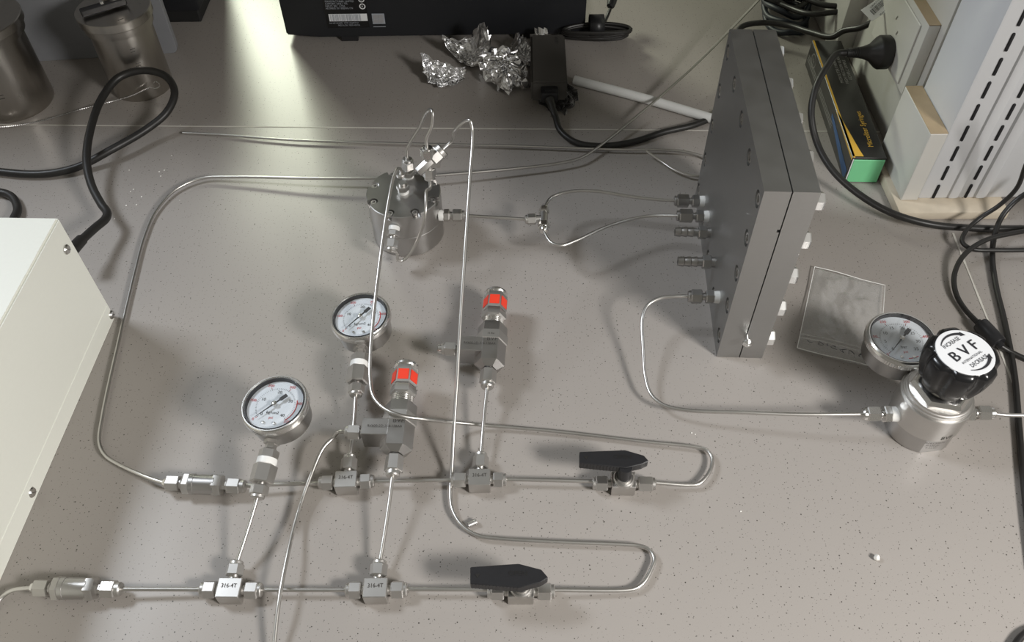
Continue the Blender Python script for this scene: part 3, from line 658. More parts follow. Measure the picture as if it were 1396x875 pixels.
tube([(752, 804, z0), (855, 804, .005), (868, 801, .005), (878, 793, .005), (888, 775, .005), (892, 762, .005), (886, 750, .005), (872, 744, .005), (850, 742, .005), (760, 738.5, .005), (680, 734, .005), (652, 730, .005), (630, 716, .005), (617, 695, .005), (614, 672, .0050), (615.5, 648, .0070)]+arch[::-1]+[aty(640.5, 164.5, .726), aty(633, 166, .731), aty(620, 178, .738), q1_, pU-dU*.002], 'long steel tube arching up from front ball valve to the fitting above the vessel')
tube([e_back-V((0, 0, .003)), e_back+V((.001, .001, .012)), aty(573, 172, .776), aty(580, 156, .771), aty(586.5, 149.5, .764), aty(589.5, 153, .758), aty(589, 170, .753), pT+V((0, .001, .010)), pT-V((0, 0, .004))], 'short arched steel tube at the back of the vessel lid')
tube([pD+V((0, .001, .003)), pD+V((0, -.002, -.008)), aty(581, 262, .715), aty(580, 290, .694), aty(573, 318, .689), aty(560, 344, .687), aty(549, 355, .686), aty(542.5, 354, .684), aty(541, 344, .684), e_front-V((0, 0, -.001))], 'looped steel tube in front of the vessel, joining its front port')
tube([e_side-sd*.003, sL+V((.003, 0, 0))], 'straight steel tube between vessel side port and small tee')
tube([sU-V((0, .003, 0)), sU+V((.002, .004, 0)), (752, 269, .040), (775, 261.5, .042), (810, 260.5, .043), (860, 268, .041), (900, 272.5, .040), F1+xd*.003], 'upper curved steel tube from the small tee to the plates')
tube([sD+V((0, .003, 0)), sD+V((.001, -.003, 0)), (752, 331, .040), (765, 334.5, .040), (785, 328, .040), (830, 308, .040), (880, 295, .040), F2+xd*.003], 'lower curved steel tube from the small tee to the plates')
tube([F3+xd*.003, (920, 404, .0445), (901, 406, .042), (884, 415, .038), (876, 432, .034), (877, 480, .022), (880, 515, .016), (888, 538, .014), (905, 552, .014), (935, 559, .016), (1010, 562, .022), (1100, 565, .027), eL+V((.003, 0, 0))], 'bent steel tube from the plates to the regulator inlet')
tube([eR-V((.003, 0, 0)), (1370, 565.5, .030), (1420, 566, .030)], 'steel tube leaving the regulator outlet at the right edge')
tube([(249, 181, .003), (300, 183.5, .003), (400, 191, .004), (520, 195, .004), (700, 199, .005), (850, 204, .006), (905, 204.5, .006), (935, 207, .006), (962, 215, .006), (975, 226, .006), (965, 238, .006), (945, 240, .006), (922, 233, .006), (900, 219, .007), (881, 206, .012)], 'thin hairpin steel tube lying behind the vessel towards the plates', r=.0016)
b = BM(); q0, q1 = at(638, 716, .003), at(649.5, 711, .003); lathe(b, q0, q1-q0, [(0, .0018), (.0001, .0026), ((q1-q0).length-.002, .0026), ((q1-q0).length-.002, .0031), ((q1-q0).length, .0031)], 16)
tag(link('steel_pin', b, 'steel'), 'tiny loose steel pin lying by the bend of the arched tube', 'pin')
b = BM(); bmesh.ops.create_icosphere(b, subdivisions=2, radius=.0028, matrix=Matrix.Translation(at(1195, 760, .0026))); 
for v in b.verts: v.co += noise.noise_vector(v.co*400)*.0008
tag(link('white_pellet', b, 'crumb'), 'tiny white pellet alone on the bare bench at lower right', 'pellet')
b = BM(); rr = random.Random(5)
for px, py in [(176, 232), (182, 258), (193, 268), (217, 234), (219, 240), (224, 232), (245, 273), (234, 212), (186, 279), (178, 261), (172, 280), (246, 170), (943, 590), (948, 592), (1010, 697), (156, 298), (1346, 120)]:
    if py < 120: continue
    s_ = rr.uniform(.0006, .0013); bmesh.ops.create_icosphere(b, subdivisions=1, radius=s_, matrix=Matrix.Translation(at(px, py, s_*.4)) @ Matrix.Diagonal((1, 1, .5, 1)))
tag(link('crumbs', b, 'crumb'), 'scatter of white crumbs on the bench right of the black cable kink', 'crumbs', kind='stuff')

# ---------------------------------------------------------------- white instrument box, lower left
bx = at(157, 430); h = .1505; bx2 = at(0, 790)
ey = (bx2-bx).normalized(); ex = V((-ey.y, ey.x, 0)); ex = ex if ex.x < 0 else -ex
t = thing('instrument_box', 'off-white metal instrument case at the left edge', 'instrument case', bx+ex*.15+ey*.2)
b = BM(); prism(b, [bx+V((0, 0, .0)), bx+ey*.5, bx+ey*.5+ex*.34, bx+ex*.34], Z*h, bev=.0022, seg=2); link('cover', b, 'white_paint', t)
b = BM(); prism(b, [bx-ex*.0006+ey*.004+Z*.0, bx-ex*.0006+ey*.49, bx+ex*.004+ey*.49, bx+ex*.004+ey*.004], Z*.022, bev=.0004); link('bottom_flange', b, 'white_paint', t)
def sidept(px, py):
    n_ = -ex; d = ray(px, py); k = (bx-CP).dot(n_)/d.dot(n_); return CP+d*k
for px, py in ((90, 340), (151, 429), (42.5, 671)):
    p = sidept(px, py)-ex*.0006; b = BM(); lathe(b, p, -ex, [(0, .0052), (.0006, .0052), (.0018, .0042), (.0024, .002), (.0024, 0)], 22)
    o = link('screw', b, 'steel_bright', t); bq = BM(); box(bq, p-ex*.0024, (.0012, .0010, .0010), X=ey, Y=-ex); box(bq, p-ex*.0024, (.0062, .0008, .0008), X=(ey+Z).normalized(), Y=-ex); link('screw_slot', bq, 'steel_dark', o)
# ---------------------------------------------------------------- black cables
def cable(pts, label, r, m='rubber', group='black cables', name='black_cable', per=8): return tube(pts, label, r=r, m=m, name=name, cat='cable', group=group, n=14, per=per)
CR = .0051
cable([(-60, 222, .006), (0, 234, .006), (60, 237, .006), (105, 228, .008), (150, 205, .016), (200, 176, .020), (228, 152, .030), (238, 125, .042), (226, 104, .052), (196, 96, .058), (163, 105, .056), (140, 132, .048), (125, 170, .040), (118, 215, .032), (124, 250, .026), (138, 278, .024), (146, 290, .024), (144, 298, .025), (128, 312, .030), (103, 335, .038)], 'thick black cable looping over the right steel canister foot', CR, per=10)
cable([(-40, 262, .006), (0, 262, .006), (16, 268, .006), (24, 285, .006), (18, 300, .008), (5, 330, .012)], 'short arc of thick black cable behind the off-white instrument case', CR)
b = BM(); c0, c1 = at(112, 326, .035), at(98, 341, .040); lathe(b, c0, c1-c0, [(0, .0055), (.001, .0066), ((c1-c0).length, .0072)], 20); tag(link('cable_gland', b, 'rubber'), 'black strain relief where cable enters the off-white case', 'cable gland')
cable([(757, 158, .016), (764, 178, .010), (785, 194, .006), (815, 199, .0045), (860, 194, .0045), (905, 180, .0045), (950, 169, .0045), (985, 150, .0045), (1003, 100, .006), (1003, 50, .012), (1012, 36, .018), (1040, 31, .026), (1075, 35, .032), (1105, 44, .042), (1135, 50, .055), (1150, 42, .066), (1172, 38, .080), (1186, 32, .094), (1199, 24, .112)], 'black mains cable from the power adapter, round behind the plates to the socket', .0043, per=10)
plug_p = V((.4895, .955, .108))
pd = V((-1, 0, 0))
P_ = plug_p+pd*.058
cable([P_-pd*.006, P_+pd*.008+V((0, 0, -.001)), (1128, 90, .103), (1112, 120, .090), (1106, 155, .070), (1114, 195, .045), (1135, 232, .030), (1170, 264, .020), (1215, 290, .018), (1265, 305, .014), (1330, 311, .0060), (1440, 312, .0045)], 'black mains cable hanging from the plug and crossing the microsyringe box', .0043, per=10)
cable([(1430, 170, .18), (1400, 222, .115), (1385, 258, .070), (1362, 280, .044), (1335, 298, .026), (1316, 316, .018), (1312, 330, .014), (1324, 339, .013), (1360, 341, .012), (1440, 340, .010)], 'thin black cord making a flat loop under the slotted cabinet', .0026, group='thin black cords at the right')
cable([(1430, 250, .075), (1392, 268, .045), (1368, 292, .026), (1356, 320, .013), (1353, 350, .005), (1358, 390, .0035), (1370, 440, .0035), (1383, 510, .0035), (1390, 590, .0035), (1398, 680, .0035), (1410, 780, .0035)], 'thin black cord running down the right edge of the bench', .0031, group='thin black cords at the right')
cable([(1440, 309, .012), (1385, 317, .019), (1342, 328, .019), (1314, 348, .014), (1301, 375, .008), (1304, 402, .006), (1316, 422, .0055), (1333, 440, .0085)], 'thin black cord curving down to the ferrite lump', .0029, group='thin black cords at the right')
cable([(1362, 470, .0085), (1375, 478, .005), (1400, 490, .0035), (1440, 505, .0035)], 'thin black cord leaving the ferrite lump to the right', .0029, group='thin black cords at the right')
cable([(1375, 900, .0035), (1386, 876, .0035), (1400, 862, .0035), (1440, 850, .0035)], 'bit of black cord in the bottom right corner', .0030, group='thin black cords at the right')
q0, q1 = at(1333, 438, .0088), at(1366, 473, .0088); L = (q1-q0).length; b = BM()
lathe(b, q0, q1-q0, [(0, .0035), (L*.1, .0042), (L*.1, .0078), (L*.14, .0086), (L*.84, .0086), (L*.88, .0078), (L*.88, .0042), (L, .0035)], 28); tag(link('ferrite_core', b, 'black_plastic'), 'black ferrite lump on a cord behind the black knob', 'ferrite core')
# dark bundle at the top right
rr = random.Random(3)
for k in range(7):
    cx, cy = .437+.001*k, 1.215+.012*k; pts = []
    for j in range(13):
        a_ = 2*math.pi*j/12*.98+k*.35; pts.append(V((cx+math.cos(a_)*.038*(.82+.03*k), cy+math.sin(a_)*.050, .006+.009*k+.004*math.sin(3*a_+k))))
    b = BM(); sweep(b, pts, .0045, n=10, per=4); tag(link('cable_coil', b, 'blue_rubber' if k < 3 else 'rubber', ang=60), 'loop of dark cable in the coil behind the black carton, ' + ('lowest', 'second from below', 'third from below', 'middle', 'third from the top', 'second from the top', 'topmost')[k], 'cable', 'turns of the dark cable coil, top right')
cable([(1040, -6, .030), (1075, 10, .035), (1105, 19, .045), (1143, 16, .055)], 'black cable across the top edge above the coil, lower of two', .0042, group='black cables')
cable([(1085, -8, .05), (1120, 6, .055), (1147, 9, .060)], 'black cable across the top edge above the coil, upper of two', .0042, group='black cables')
# tag on the cable
b = BM(); o_ = at(1184, 14, .135); ex_ = (at(1198, 28, .130)-o_).normalized(); ey_ = (at(1214, -14, .15)-o_).normalized()
box(b, o_+ex_*.008+ey_*.018, (.022, .050, .0006), X=ex_, Y=ey_, bev=.0002); tl = thing('cable_tag', 'white barcode tag wrapped on the cable above the black plug', 'tag', o_); link('tag_sheet', b, 'label_white', tl)
b = BM(); nz = ex_.cross(ey_).normalized(); nz = nz if nz.dot(CP-o_) > 0 else -nz
for k in range(16): box(b, o_+ex_*.006+ey_*(.001+.0016*k)+nz*.0006, (.008, random.Random(k).uniform(.0003, .0010), .0002), X=ex_, Y=ey_)
text_into(b, 'SLB0K7110', .0034, o_+ex_*.0125+ey_*.014+nz*.0004, ey_, -ex_) if False else text_into(b, '5LBGK7110', .0034, o_+ex_*-.0005+ey_*.012+nz*.0004, ey_*(1 if ey_.cross(-ex_).dot(nz) > 0 else -1), -ex_)
text_into(b, 'Made in China', .0034, o_+ex_*.0160+ey_*.016+nz*.0004, ey_*(1 if ey_.cross(-ex_).dot(nz) > 0 else -1), -ex_)
link('tag_print', b, 'ink', tl, smooth=False)

# ---------------------------------------------------------------- steel canisters and the grey panel
def canister(C0, r, H, label, flip=0):
    t = thing('steel_canister', label, 'canister', C0, 'steel canisters at the upper left')
    b = BM(); lathe(b, C0, (0, 0, 1), [(0, r*.96), (.0015, r*.985), (.004, r), (H*.82, r)], 72); body = link('body', b, 'canister_steel', t)
    b = BM(); lathe(b, C0+V((0, 0, H*.82)), (0, 0, 1), [(0, r*.99), (0, r*1.10), (.010, r*1.12), (.0105, r*1.12)], 72); link('flange', b, 'canister_steel', t)
    b = BM(); lathe(b, C0+V((0, 0, H*.82+.0113)), (0, 0, 1), [(0, r*1.10), (0, r*1.16), (.001, r*1.18), (.011, r*1.18), (.012, r*1.16)], 72); link('lid', b, 'canister_steel', t)
    top = C0+V((0, 0, H*.82+.0233))
    return t, top, body
t, top, body = canister(V((-.5344, 1.0641, 0)), .0421, .122, 'right steel canister with black bar handle on its lid')
b = BM(); hd = (at(170, 1, top.z+.008)-at(113, 18, top.z+.008)).normalized(); q = at(141, 9, top.z+.007)
box(b, q, (.060, .010, .010), X=hd, Y=(-hd.y, hd.x, 0), bev=.0015); hh = link('handle', b, 'black_plastic', t)
b = BM(); lathe(b, q+V((0, 0, .005)), (0, 0, 1), [(0, .0036), (.003, .003), (.0035, 0)], 16); link('handle_screw', b, 'steel_bright', hh)
b = BM(); lathe(b, q+V((0, .030, -.009)), (0, 0, 1), [(0, .013), (.03, .013)], 26); link('lid_boss', b, 'canister_steel', t)
b = BM(); 
for k in range(5):
    a_ = R(-62); z_ = .060+.022*k
    for j in range(9): lathe(b, V((-.5344, 1.0641, z_ if j < 5 else z_-.004))+V((math.cos(a_+.035*(j % 5)), math.sin(a_+.035*(j % 5)), 0))*.0421, V((math.cos(a_), math.sin(a_), 0)), [(0, .0007), (.0002, .0006)], 8)
link('marking', b, 'etch', body)['kind'] = 'stuff'
C1 = V((-.707, 1.028, 0)); t, top, body = canister(C1, .052, .132, 'left steel canister cut by the left edge')
b = BM(); lathe(b, top, (0, 0, 1), [(0, .030), (.008, .030), (.012, .026), (.03, .016), (.05, .012)], 30); link('cap', b, 'black_plastic', t)
b = BM()
for k in range(4):
    z_ = .045+.025*k
    for j in range(14):
        a_ = R(-78)+.028*(j % 7); lathe(b, C1+V((0, 0, z_-.005*(j//7)))+V((math.cos(a_), math.sin(a_), 0))*.052, V((math.cos(a_), math.sin(a_), 0)), [(0, .0008), (.0002, .0007)], 8)
link('marking', b, 'etch', body)['kind'] = 'stuff'
b = BM(); pts = [at(*p) for p in [(-30, 172, .002), (0, 173, .003), (35, 169, .003), (70, 161, .003), (110, 149, .004), (150, 139, .012)]]+[at(178, 131, .016), at(205, 119, .024)]; P = spline(pts, 14)
for i, (p, q) in enumerate(zip(P, P[1:])):
    d = (q-p).normalized(); lathe(b, p, d, [(0, .0004), ((q-p).length*.5, .0013), ((q-p).length, .0004)], 6)
ch = thing('wire_chain', 'fine bead chain with a hook, strung past both canister feet', 'chain', (at(80, 158).x, at(80, 158).y, 0)); lk = link('chain', b, 'steel_dark', ch)
b = BM(); q = at(213, 116, .0255); sweep(b, [q+V((-.008, 0, -.004)), q+V((-.002, 0, -.005)), q+V((.004, 0, -.002)), q+V((.004, 0, .004)), q+V((0, 0, .006)), q+V((-.003, 0, .003))], .0006, n=8, per=5); link('hook', b, 'steel_bright', ch)
# grey panel
b = BM(); p0 = V((-.80, 1.122, 0)); p1 = at(243, 72, 0); dd = (p1-p0).normalized(); nn_ = V((-dd.y, dd.x, 0))
pr_ = []; Lp = (p1-p0).length; Hp = .34; cr = .008
pr_ = [p0, p1-dd*cr]+[p1-dd*cr+dd*cr*math.sin(R(a))+Z*(cr-cr*math.cos(R(a))) for a in (30, 60, 90)]+[p1+Z*Hp, p0+Z*Hp]
prism(b, pr_, nn_*.012, bev=.0006); tag(link('grey_panel', b, 'grey_paint'), 'upright flat grey metal panel behind the two canisters', 'panel')
# dark device whose corner peeks out right of the panel
t = thing('dark_device', 'dark device with pale strip, just right of the grey panel at the top edge', 'device', at(250, 10, 0))
b = BM(); p = at(226, 17, .02); bb(b, (p.x-.10, p.y, .02), (p.x+.055, p.y+.16, .26), bev=.006, seg=2); link('housing', b, 'black_matte', t)
b = BM(); bb(b, (p.x-.10, p.y+.004, .0), (p.x+.05, p.y+.15, .0202), bev=.002); link('base', b, 'dark', t)

# ---------------------------------------------------------------- black screen / computer at the back
ml = at(392, 44, .010); mr = at(797, 46, .010); my = (ml.y+mr.y)/2
t = thing('black_monitor', 'black back of a flat computer standing behind the foil pieces', 'computer', ((ml.x+mr.x)/2, my, 0))
b = BM(); x0, x1 = ml.x, mr.x
prism(b, [(x0, my, .010), (x0+.052, my-.008, .010), (x1, my-.008, .010), (x1, my+.05, .010), (x0, my+.05, .010)], (0, 0, .36), bev=.002, seg=2); link('housing', b, 'black_matte', t)
b = BM(); q = at(478, 50, .002); 
for xx in (q.x, x1-(q.x-x0)): bb(b, (xx-.013, my-.004, 0), (xx+.013, my+.03, .012), bev=.001)
link('foot', b, 'black_plastic', t)
FY = my-.0085
def onmon(px, py): return aty(px, py, FY)
b = BM(); c_ = [onmon(443, -40), onmon(493, -40), onmon(503, 38.5), onmon(448, 38)]
q_lo = onmon(447, 38.2); q_hi = onmon(504, 38.2); ztop = .30
bb(b, (q_lo.x, FY-.0002, q_lo.z), (q_hi.x, FY+.001, .16)); lb = link('rating_label', b, 'black_gloss', t)
b = BM(); q0, q1 = onmon(449.5, 29), onmon(500, 18.5); bb(b, (q0.x, FY-.0004, q0.z), (q1.x, FY, q1.z)); bc = link('barcode_patch', b, 'label_white', lb)
b = BM(); x = q0.x+.002; rr = random.Random(9)
while x < q1.x-.010:
    w = rr.uniform(.0003, .0013); bb(b, (x, FY-.0006, q0.z+.0005), (x+w, FY-.0003, q1.z-.0005)); x += w+rr.uniform(.0003, .0010)
link('barcode', b, 'label_print', bc)
b = BM(); X_, Y_ = (1, 0, 0), (0, 0, 1)
def mtext(s, px, py, size, al='LEFT'):
    q = onmon(px, py); text_into(b, s, size, (q.x, FY-.0003, q.z), X_, Y_, align=al, stretch=.9)
mtext('S/N MP1FKG7D  MTM 10Q9CTO1', 449, 31.5, .0034); mtext('F0D5 LCN  F0D5 4DCN', 461, 34.4, .0036)
for k, s in enumerate(['Lenovo (Beijing) Limited', 'Input: 20V   6.75A', 'Model: F0D5    1.5A', 'http://support.lenovo.com', 'Manufactured in China', 'Power 135W']): 
    s = ['ADDRESS 201 BEIJING CN', 'INPUT: 20V   6.75A', 'SUPPORT: LINE 1 TEL', 'MANUFACTURER: LIMITED', 'DATE 2018 06', 'POWER 135W'][k]
    mtext(s, 444-k*.4, 11.4-3.1*k, .0040)
link('label_text', b, 'label_print', lb, smooth=False)
b = BM(); 
for px, py in ((494, 8.5), (492.5, -1)):
    q = onmon(px, py)
    for k in range(24):
        a0_, a1_ = 2*math.pi*k/24, 2*math.pi*(k+1)/24
        b.faces.new([b.verts.new(V((q.x+math.cos(a)*rr_, FY-.0005, q.z+math.sin(a)*rr_*1.0))) for a, rr_ in ((a0_, .0032), (a1_, .0032), (a1_, .0046), (a0_, .0046))])
    text_into(b, 'R', .004, (q.x, FY-.0005, q.z), X_, Y_)
link('round_mark', b, 'label_white', lb, smooth=False)
b = BM(); q0, q1 = onmon(508.5, 32.5), onmon(523.5, 18.5); bb(b, (q0.x, FY-.0004, q0.z), (q1.x, FY+.001, q1.z)); st = link('square_sticker', b, 'label_print', t)
b = BM(); w_, h_ = q1.x-q0.x, q1.z-q0.z
for i in (0, 1):
    for j in (0, 1): bb(b, (q0.x+w_*(.10+.42*i), FY-.0006, q0.z+h_*(.10+.42*j)), (q0.x+w_*(.48+.42*i), FY-.0003, q0.z+h_*(.48+.42*j)))
link('window_logo', b, 'holo', st)
b = BM(); bb(b, (q0.x, FY-.0003, q0.z-.0052), (q1.x, FY, q0.z-.0042)); link('sticker_line', b, 'label_print', t)

# ---------------------------------------------------------------- foil pieces
def crumple(pts, zf, N, label, seed, amp=.004, base=0.0, fold=None):
    """pts: outline of the piece as (px, py, z) rim points; the sheet dips to zf at its centre"""
    rim = [at(*p) for p in pts]; n = len(rim); c = sum(rim, V())/n; c.z = zf
    b = BM(); rs = 14; ang_n = n*5; rings = []; rg = random.Random(seed)
    R_ = []
    for k in range(ang_n):
        u = k/5; i = int(u); f_ = u-i; p = rim[i % n].lerp(rim[(i+1) % n], f_); jag = 1+rg.uniform(-.06, .06); R_.append(c+(p-c)*jag)
    cv = b.verts.new(c)
    for j in range(1, rs+1):
        s = j/rs; ring = []
        for k in range(ang_n):
            e = R_[k]; p = V((c.x+(e.x-c.x)*s**.8, c.y+(e.y-c.y)*s**.8, zf+(e.z-zf)*s**2.6))
            nv = noise.noise_vector(p*95+V((seed, 0, 0)))+noise.noise_vector(p*230+V((0, seed, 0)))*.6
            q = p+V((nv.x, nv.y, nv.z))*amp*(.35+.65*s)+V((rg.uniform(-1, 1), rg.uniform(-1, 1), rg.uniform(-1, 1)))*.0007
            q.z = max(q.z, .0006); ring.append(b.verts.new(q))
        rings.append(ring)
    for k in range(ang_n): b.faces.new([cv, rings[0][k], rings[0][(k+1) % ang_n]])
    for A_, B_ in zip(rings, rings[1:]):
        for k in range(ang_n):
            if (k+j) % 2: b.faces.new([A_[k], B_[k], B_[(k+1) % ang_n]]); b.faces.new([A_[k], B_[(k+1) % ang_n], A_[(k+1) % ang_n]])
            else: b.faces.new([A_[k], B_[k], A_[(k+1) % ang_n]]); b.faces.new([B_[k], B_[(k+1) % ang_n], A_[(k+1) % ang_n]])
    o = link('crumpled_foil', b, 'foil', smooth=False)
    md = o.modifiers.new('thick', 'SOLIDIFY'); md.thickness = .00012
    return tag(o, label, 'foil', 'crumpled aluminium foil pieces')
crumple([(574, 70, .035), (590, 80, .032), (606, 86, .022), (622, 92, .018), (634, 92, .014), (636, 104, .008), (622, 116, .006), (600, 119, .006), (585, 112, .008), (576, 95, .018)], .003, 10, 'leftmost crumpled foil cup on the rear worktop', 3, amp=.003)
crumple([(603, 49, .030), (620, 53, .028), (640, 52, .030), (650, 34, .060), (664, 32, .062), (668, 42, .050), (671, 62, .030), (655, 84, .006), (640, 92, .003), (626, 84, .004), (614, 72, .010)], .010, 11, 'crumpled foil with a tall upright tip, behind two other foil pieces', 11)
crumple([(656, 74, .040), (672, 62, .046), (690, 62, .044), (704, 72, .036), (718, 92, .022), (717, 122, .004), (700, 117, .008), (695, 132, .004), (680, 123, .005), (664, 110, .010), (653, 92, .022)], .030, 11, 'largest bright crumpled foil ball, in the middle of the foil', 23, amp=.006)
crumple([(703, 42, .045), (709, 46, .040), (717, 50, .040), (724, 60, .030), (728, 85, .010), (716, 92, .004), (704, 78, .006), (696, 66, .012)], .008, 8, 'duller crumpled foil between the bright ball and the power adapter', 31)
crumple([(726, 46, .022), (735, 38, .036), (746, 40, .034), (748, 60, .010), (760, 108, .004), (778, 116, .026), (788, 124, .026), (785, 142, .014), (768, 155, .004), (748, 150, .003), (734, 142, .003), (727, 100, .003)], .002, 12, 'crumpled foil squashed beneath the black power adapter', 41, amp=.002)
# adapter
zt = .043
cA = [at(723.3, 46.6, zt), at(769.4, 47.5, zt), at(773.7, 112, zt), at(724.2, 112, zt)]
wv = (cA[2]-cA[3]); lv = (cA[0]-cA[3]); wv = V((wv.length, wv.y*.3, 0)); lv = V((lv.x, lv.y, 0)); o_ = cA[3]
t = thing('power_adapter', 'black brick power adapter lying on foil', 'power adapter', o_+wv/2+lv/2-V((0, 0, .032)))
b = BM(); prism(b, [o_, o_+wv, o_+wv+lv, o_+lv], (0, 0, -.031), bev=.0025, seg=2); link('housing', b, 'adapter_plastic', t)
q = o_+wv*.5-V((0, 0, .016))
b = BM(); box(b, q+V((.0, -.006, .001)), (.024, .022, .017), bev=.003, seg=2); box(b, q+V((0, -.010, .0100)), (.013, .006, .0012), bev=.0004); box(b, q+V((0, -.016, .0095)), (.009, .002, .001)); cn = link('plug', b, 'black_plastic', t)
b = BM(); e0 = q+V((0, -.016, 0)); e1 = at(757, 160, .014); lathe(b, e0, e1-e0, [(0, .0070)]+[((e1-e0).length*(k/8), (.0068-.0022*k/8)*(1 if k % 2 else .86)) for k in range(1, 9)], 18); link('strain_relief', b, 'rubber', cn)
b = BM(); text_into(b, '135W', .0075, o_+wv*.76+lv*.86, (0, 1, 0), (-1, 0, 0)); link('embossing', b, 'black_plastic', t, smooth=False)
# coiled cord with strap
t = thing('coiled_cord', 'black cord folded into a bundle with a strap, behind the power adapter', 'cord', at(810, 40, 0))
b = BM(); rr = random.Random(2); cX = at(812, 42, .012)-V((0, .013, 0))
for k in range(6):
    pts = []; wx = .052*rr.uniform(.86, 1.02); wy = .0125*rr.uniform(.55, 1.1); oz = .006+.004*k; ox = rr.uniform(-.003, .003)
    for j in range(15):
        a_ = 2*math.pi*j/14*.985; pts.append(V((cX.x+ox+math.cos(a_)*wx*(1+.03*math.sin(2*a_+k)), cX.y+.006-.0035*k+.006+math.sin(a_)*wy, oz+.0015*math.sin(2*a_+k))))
    sweep(b, pts, .0026, n=10, per=4)
sweep(b, [cX+V((.010, .010, .010)), at(828, 22, .026), at(832, 12, .032)], .0026, n=10); link('cord', b, 'rubber', t)
b = BM(); rs_ = []
for k in range(24):
    a_ = 2*math.pi*k/24; rs_.append([b.verts.new(cX+V((x_, .003+math.cos(a_)*.0185*(1 if abs(math.cos(a_)) < .8 else .96), .015+math.sin(a_)*.0155))) for x_ in (-.0115, .0105)])
for k in range(24): b.faces.new([rs_[k][0], rs_[(k+1) % 24][0], rs_[(k+1) % 24][1], rs_[k][1]])
o = link('strap', b, 'black_plastic', t); md = o.modifiers.new('s', 'SOLIDIFY'); md.thickness = .0012
b = BM(); p = at(832, 10, .034); q = at(838, -14, .046); lathe(b, p, q-p, [(0, .0035), (.002, .0060), (.010, .0075), ((q-p).length, .0078)], 18); link('connector', b, 'black_plastic', t)
# white hose
b = BM(); p, q = at(783, 109, .0072), at(985, 166, .0072); sweep(b, [p, p.lerp(q, .5)+V((0, .003, 0)), q], .0066, n=18, per=6); tag(link('white_hose', b, 'white_hose', ang=50), 'stiff white plastic hose lying behind the bolted plates', 'hose')

# ---------------------------------------------------------------- zip bag
t = thing('zip_bag', 'crinkled clear plastic zip bag lying behind the regulator gauge', 'plastic bag', (at(1145, 430).x, at(1145, 430).y, 0))
cr4 = [at(1109.4, 366.3), at(1205, 391.4), at(1196, 504.6), at(1085.7, 476.8)]
def bagsurf(up, seed, m, name):
    b = BM(); N = 34; g = []
    for i in range(N+1):
        u = i/N; row = []
        for j in range(N+1):
            v = j/N; p = (cr4[0].lerp(cr4[1], u)).lerp(cr4[3].lerp(cr4[2], u), v)
            e = min(u, 1-u, v, 1-v); pil = min(1, e*6)**.6
            nz_ = noise.noise(p*45+V((seed, 0, 0)))*.6+abs(noise.noise(p*90+V((seed, 3, 0))))*.7
            p = p+V((noise.noise(p*20), noise.noise(p*20+V((5, 5, 5))), 0))*.002
            p.z = .0022+up*(.0045*pil+.0085*pil*nz_)+(.0012*abs(noise.noise(p*60))) if up > 0 else .0010+.0006*pil*nz_
            if .80 < v < .84 and up > 0: p.z += .0022
            row.append(b.verts.new(p))
        g.append(row)
    for i in range(N):
        for j in range(N): b.faces.new([g[i][j], g[i+1][j], g[i+1][j+1], g[i][j+1]])
    return link(name, b, m, t, ang=50)
lab(bagsurf(1, 2.3, 'bag_film', 'film'), 'crinkled upper film'); bagsurf(0, 4.1, 'bag_film', 'film')
b = BM(); pe = [p+Z*.0035 for p in (cr4[0], cr4[1], cr4[2], cr4[3], cr4[0])]
for p, q in zip(pe, pe[1:]): sweep(b, [p, p.lerp(q, .3)+V((0, 0, .001)), p.lerp(q, .7)-V((0, 0, .0006)), q], .0005, n=6, per=4)
lab(link('edge_seal', b, 'ptfe', t), 'whitish welded edge')
b = BM(); u_ = (cr4[2]-cr4[3]).normalized()
for k in (0, 1):
    p = cr4[0].lerp(cr4[3], .86+.04*k); q = cr4[1].lerp(cr4[2], .86+.04*k); sweep(b, [p+Z*.007, p.lerp(q, .3)+Z*.009, p.lerp(q, .7)+Z*.009, q+Z*.007], .0009, n=8, per=4)
link('zip_strip', b, 'bag_film', t)
b = BM(); rr = random.Random(7)   # handwriting in black marker
for k in range(7):
    o_ = at(1106+11*k+rr.uniform(-2, 2), 465+3.2*k+rr.uniform(-2, 2), .0135); pts = [o_+V((rr.uniform(-.004, .004), rr.uniform(-.0035, .0035), rr.uniform(0, .0006))) for _ in range(5)]; sweep(b, pts, .00028, n=6, per=4)
link('handwriting', b, 'ink', t)

# ---------------------------------------------------------------- microsyringe carton
h = .0395; f0 = V((.4300, .8310, 0)); ax = (at(1104, 54, h)-at(1159, 213.5, h)); ax.z = 0; Lb = ax.length; ax.normalize(); wx = V((ax.y, -ax.x, 0)); wb = .0420
f0 = at(1150, 248)
t = thing('syringe_carton', 'long black carton with green end, lying against the white cabinet', 'carton', f0+ax*Lb/2+wx*wb/2)
b = BM(); prism(b, [f0, f0+wx*wb, f0+wx*wb+ax*Lb, f0+ax*Lb], Z*h, bev=.0005); ctn = link('carton', b, 'box_black', t)
b = BM(); prism(b, [f0+wx*.0025+Z*.0012-ax*.0012, f0+wx*(wb-.0008)+Z*.0012-ax*.0012, f0+wx*(wb-.0008)-ax*.0012+Z*(h-.003), f0+wx*.0025-ax*.0012+Z*(h-.003)], ax*.0016, bev=.0004); lab(link('end_flap', b, 'green_card', t), 'pale green end flap')
b = BM(); T_ = Z*(h+.0002)
def ctop(u, v): return f0+wx*(wb*u)+ax*(Lb*v)+T_
def quad(P): b.faces.new([b.verts.new(V(p)) for p in P])
quad([ctop(.02, .0), ctop(.08, .0), ctop(.08, 1), ctop(.02, 1)]); quad([ctop(.02, .01), ctop(.34, .01), ctop(.28, .06), ctop(.02, .36)])
S_ = -wx*.0003
def cside(u, z_): return f0+S_+ax*(Lb*u)+Z*(h*z_)
quad([cside(.0, .98), cside(.0, .90), cside(.36, .97), cside(.36, 1)])
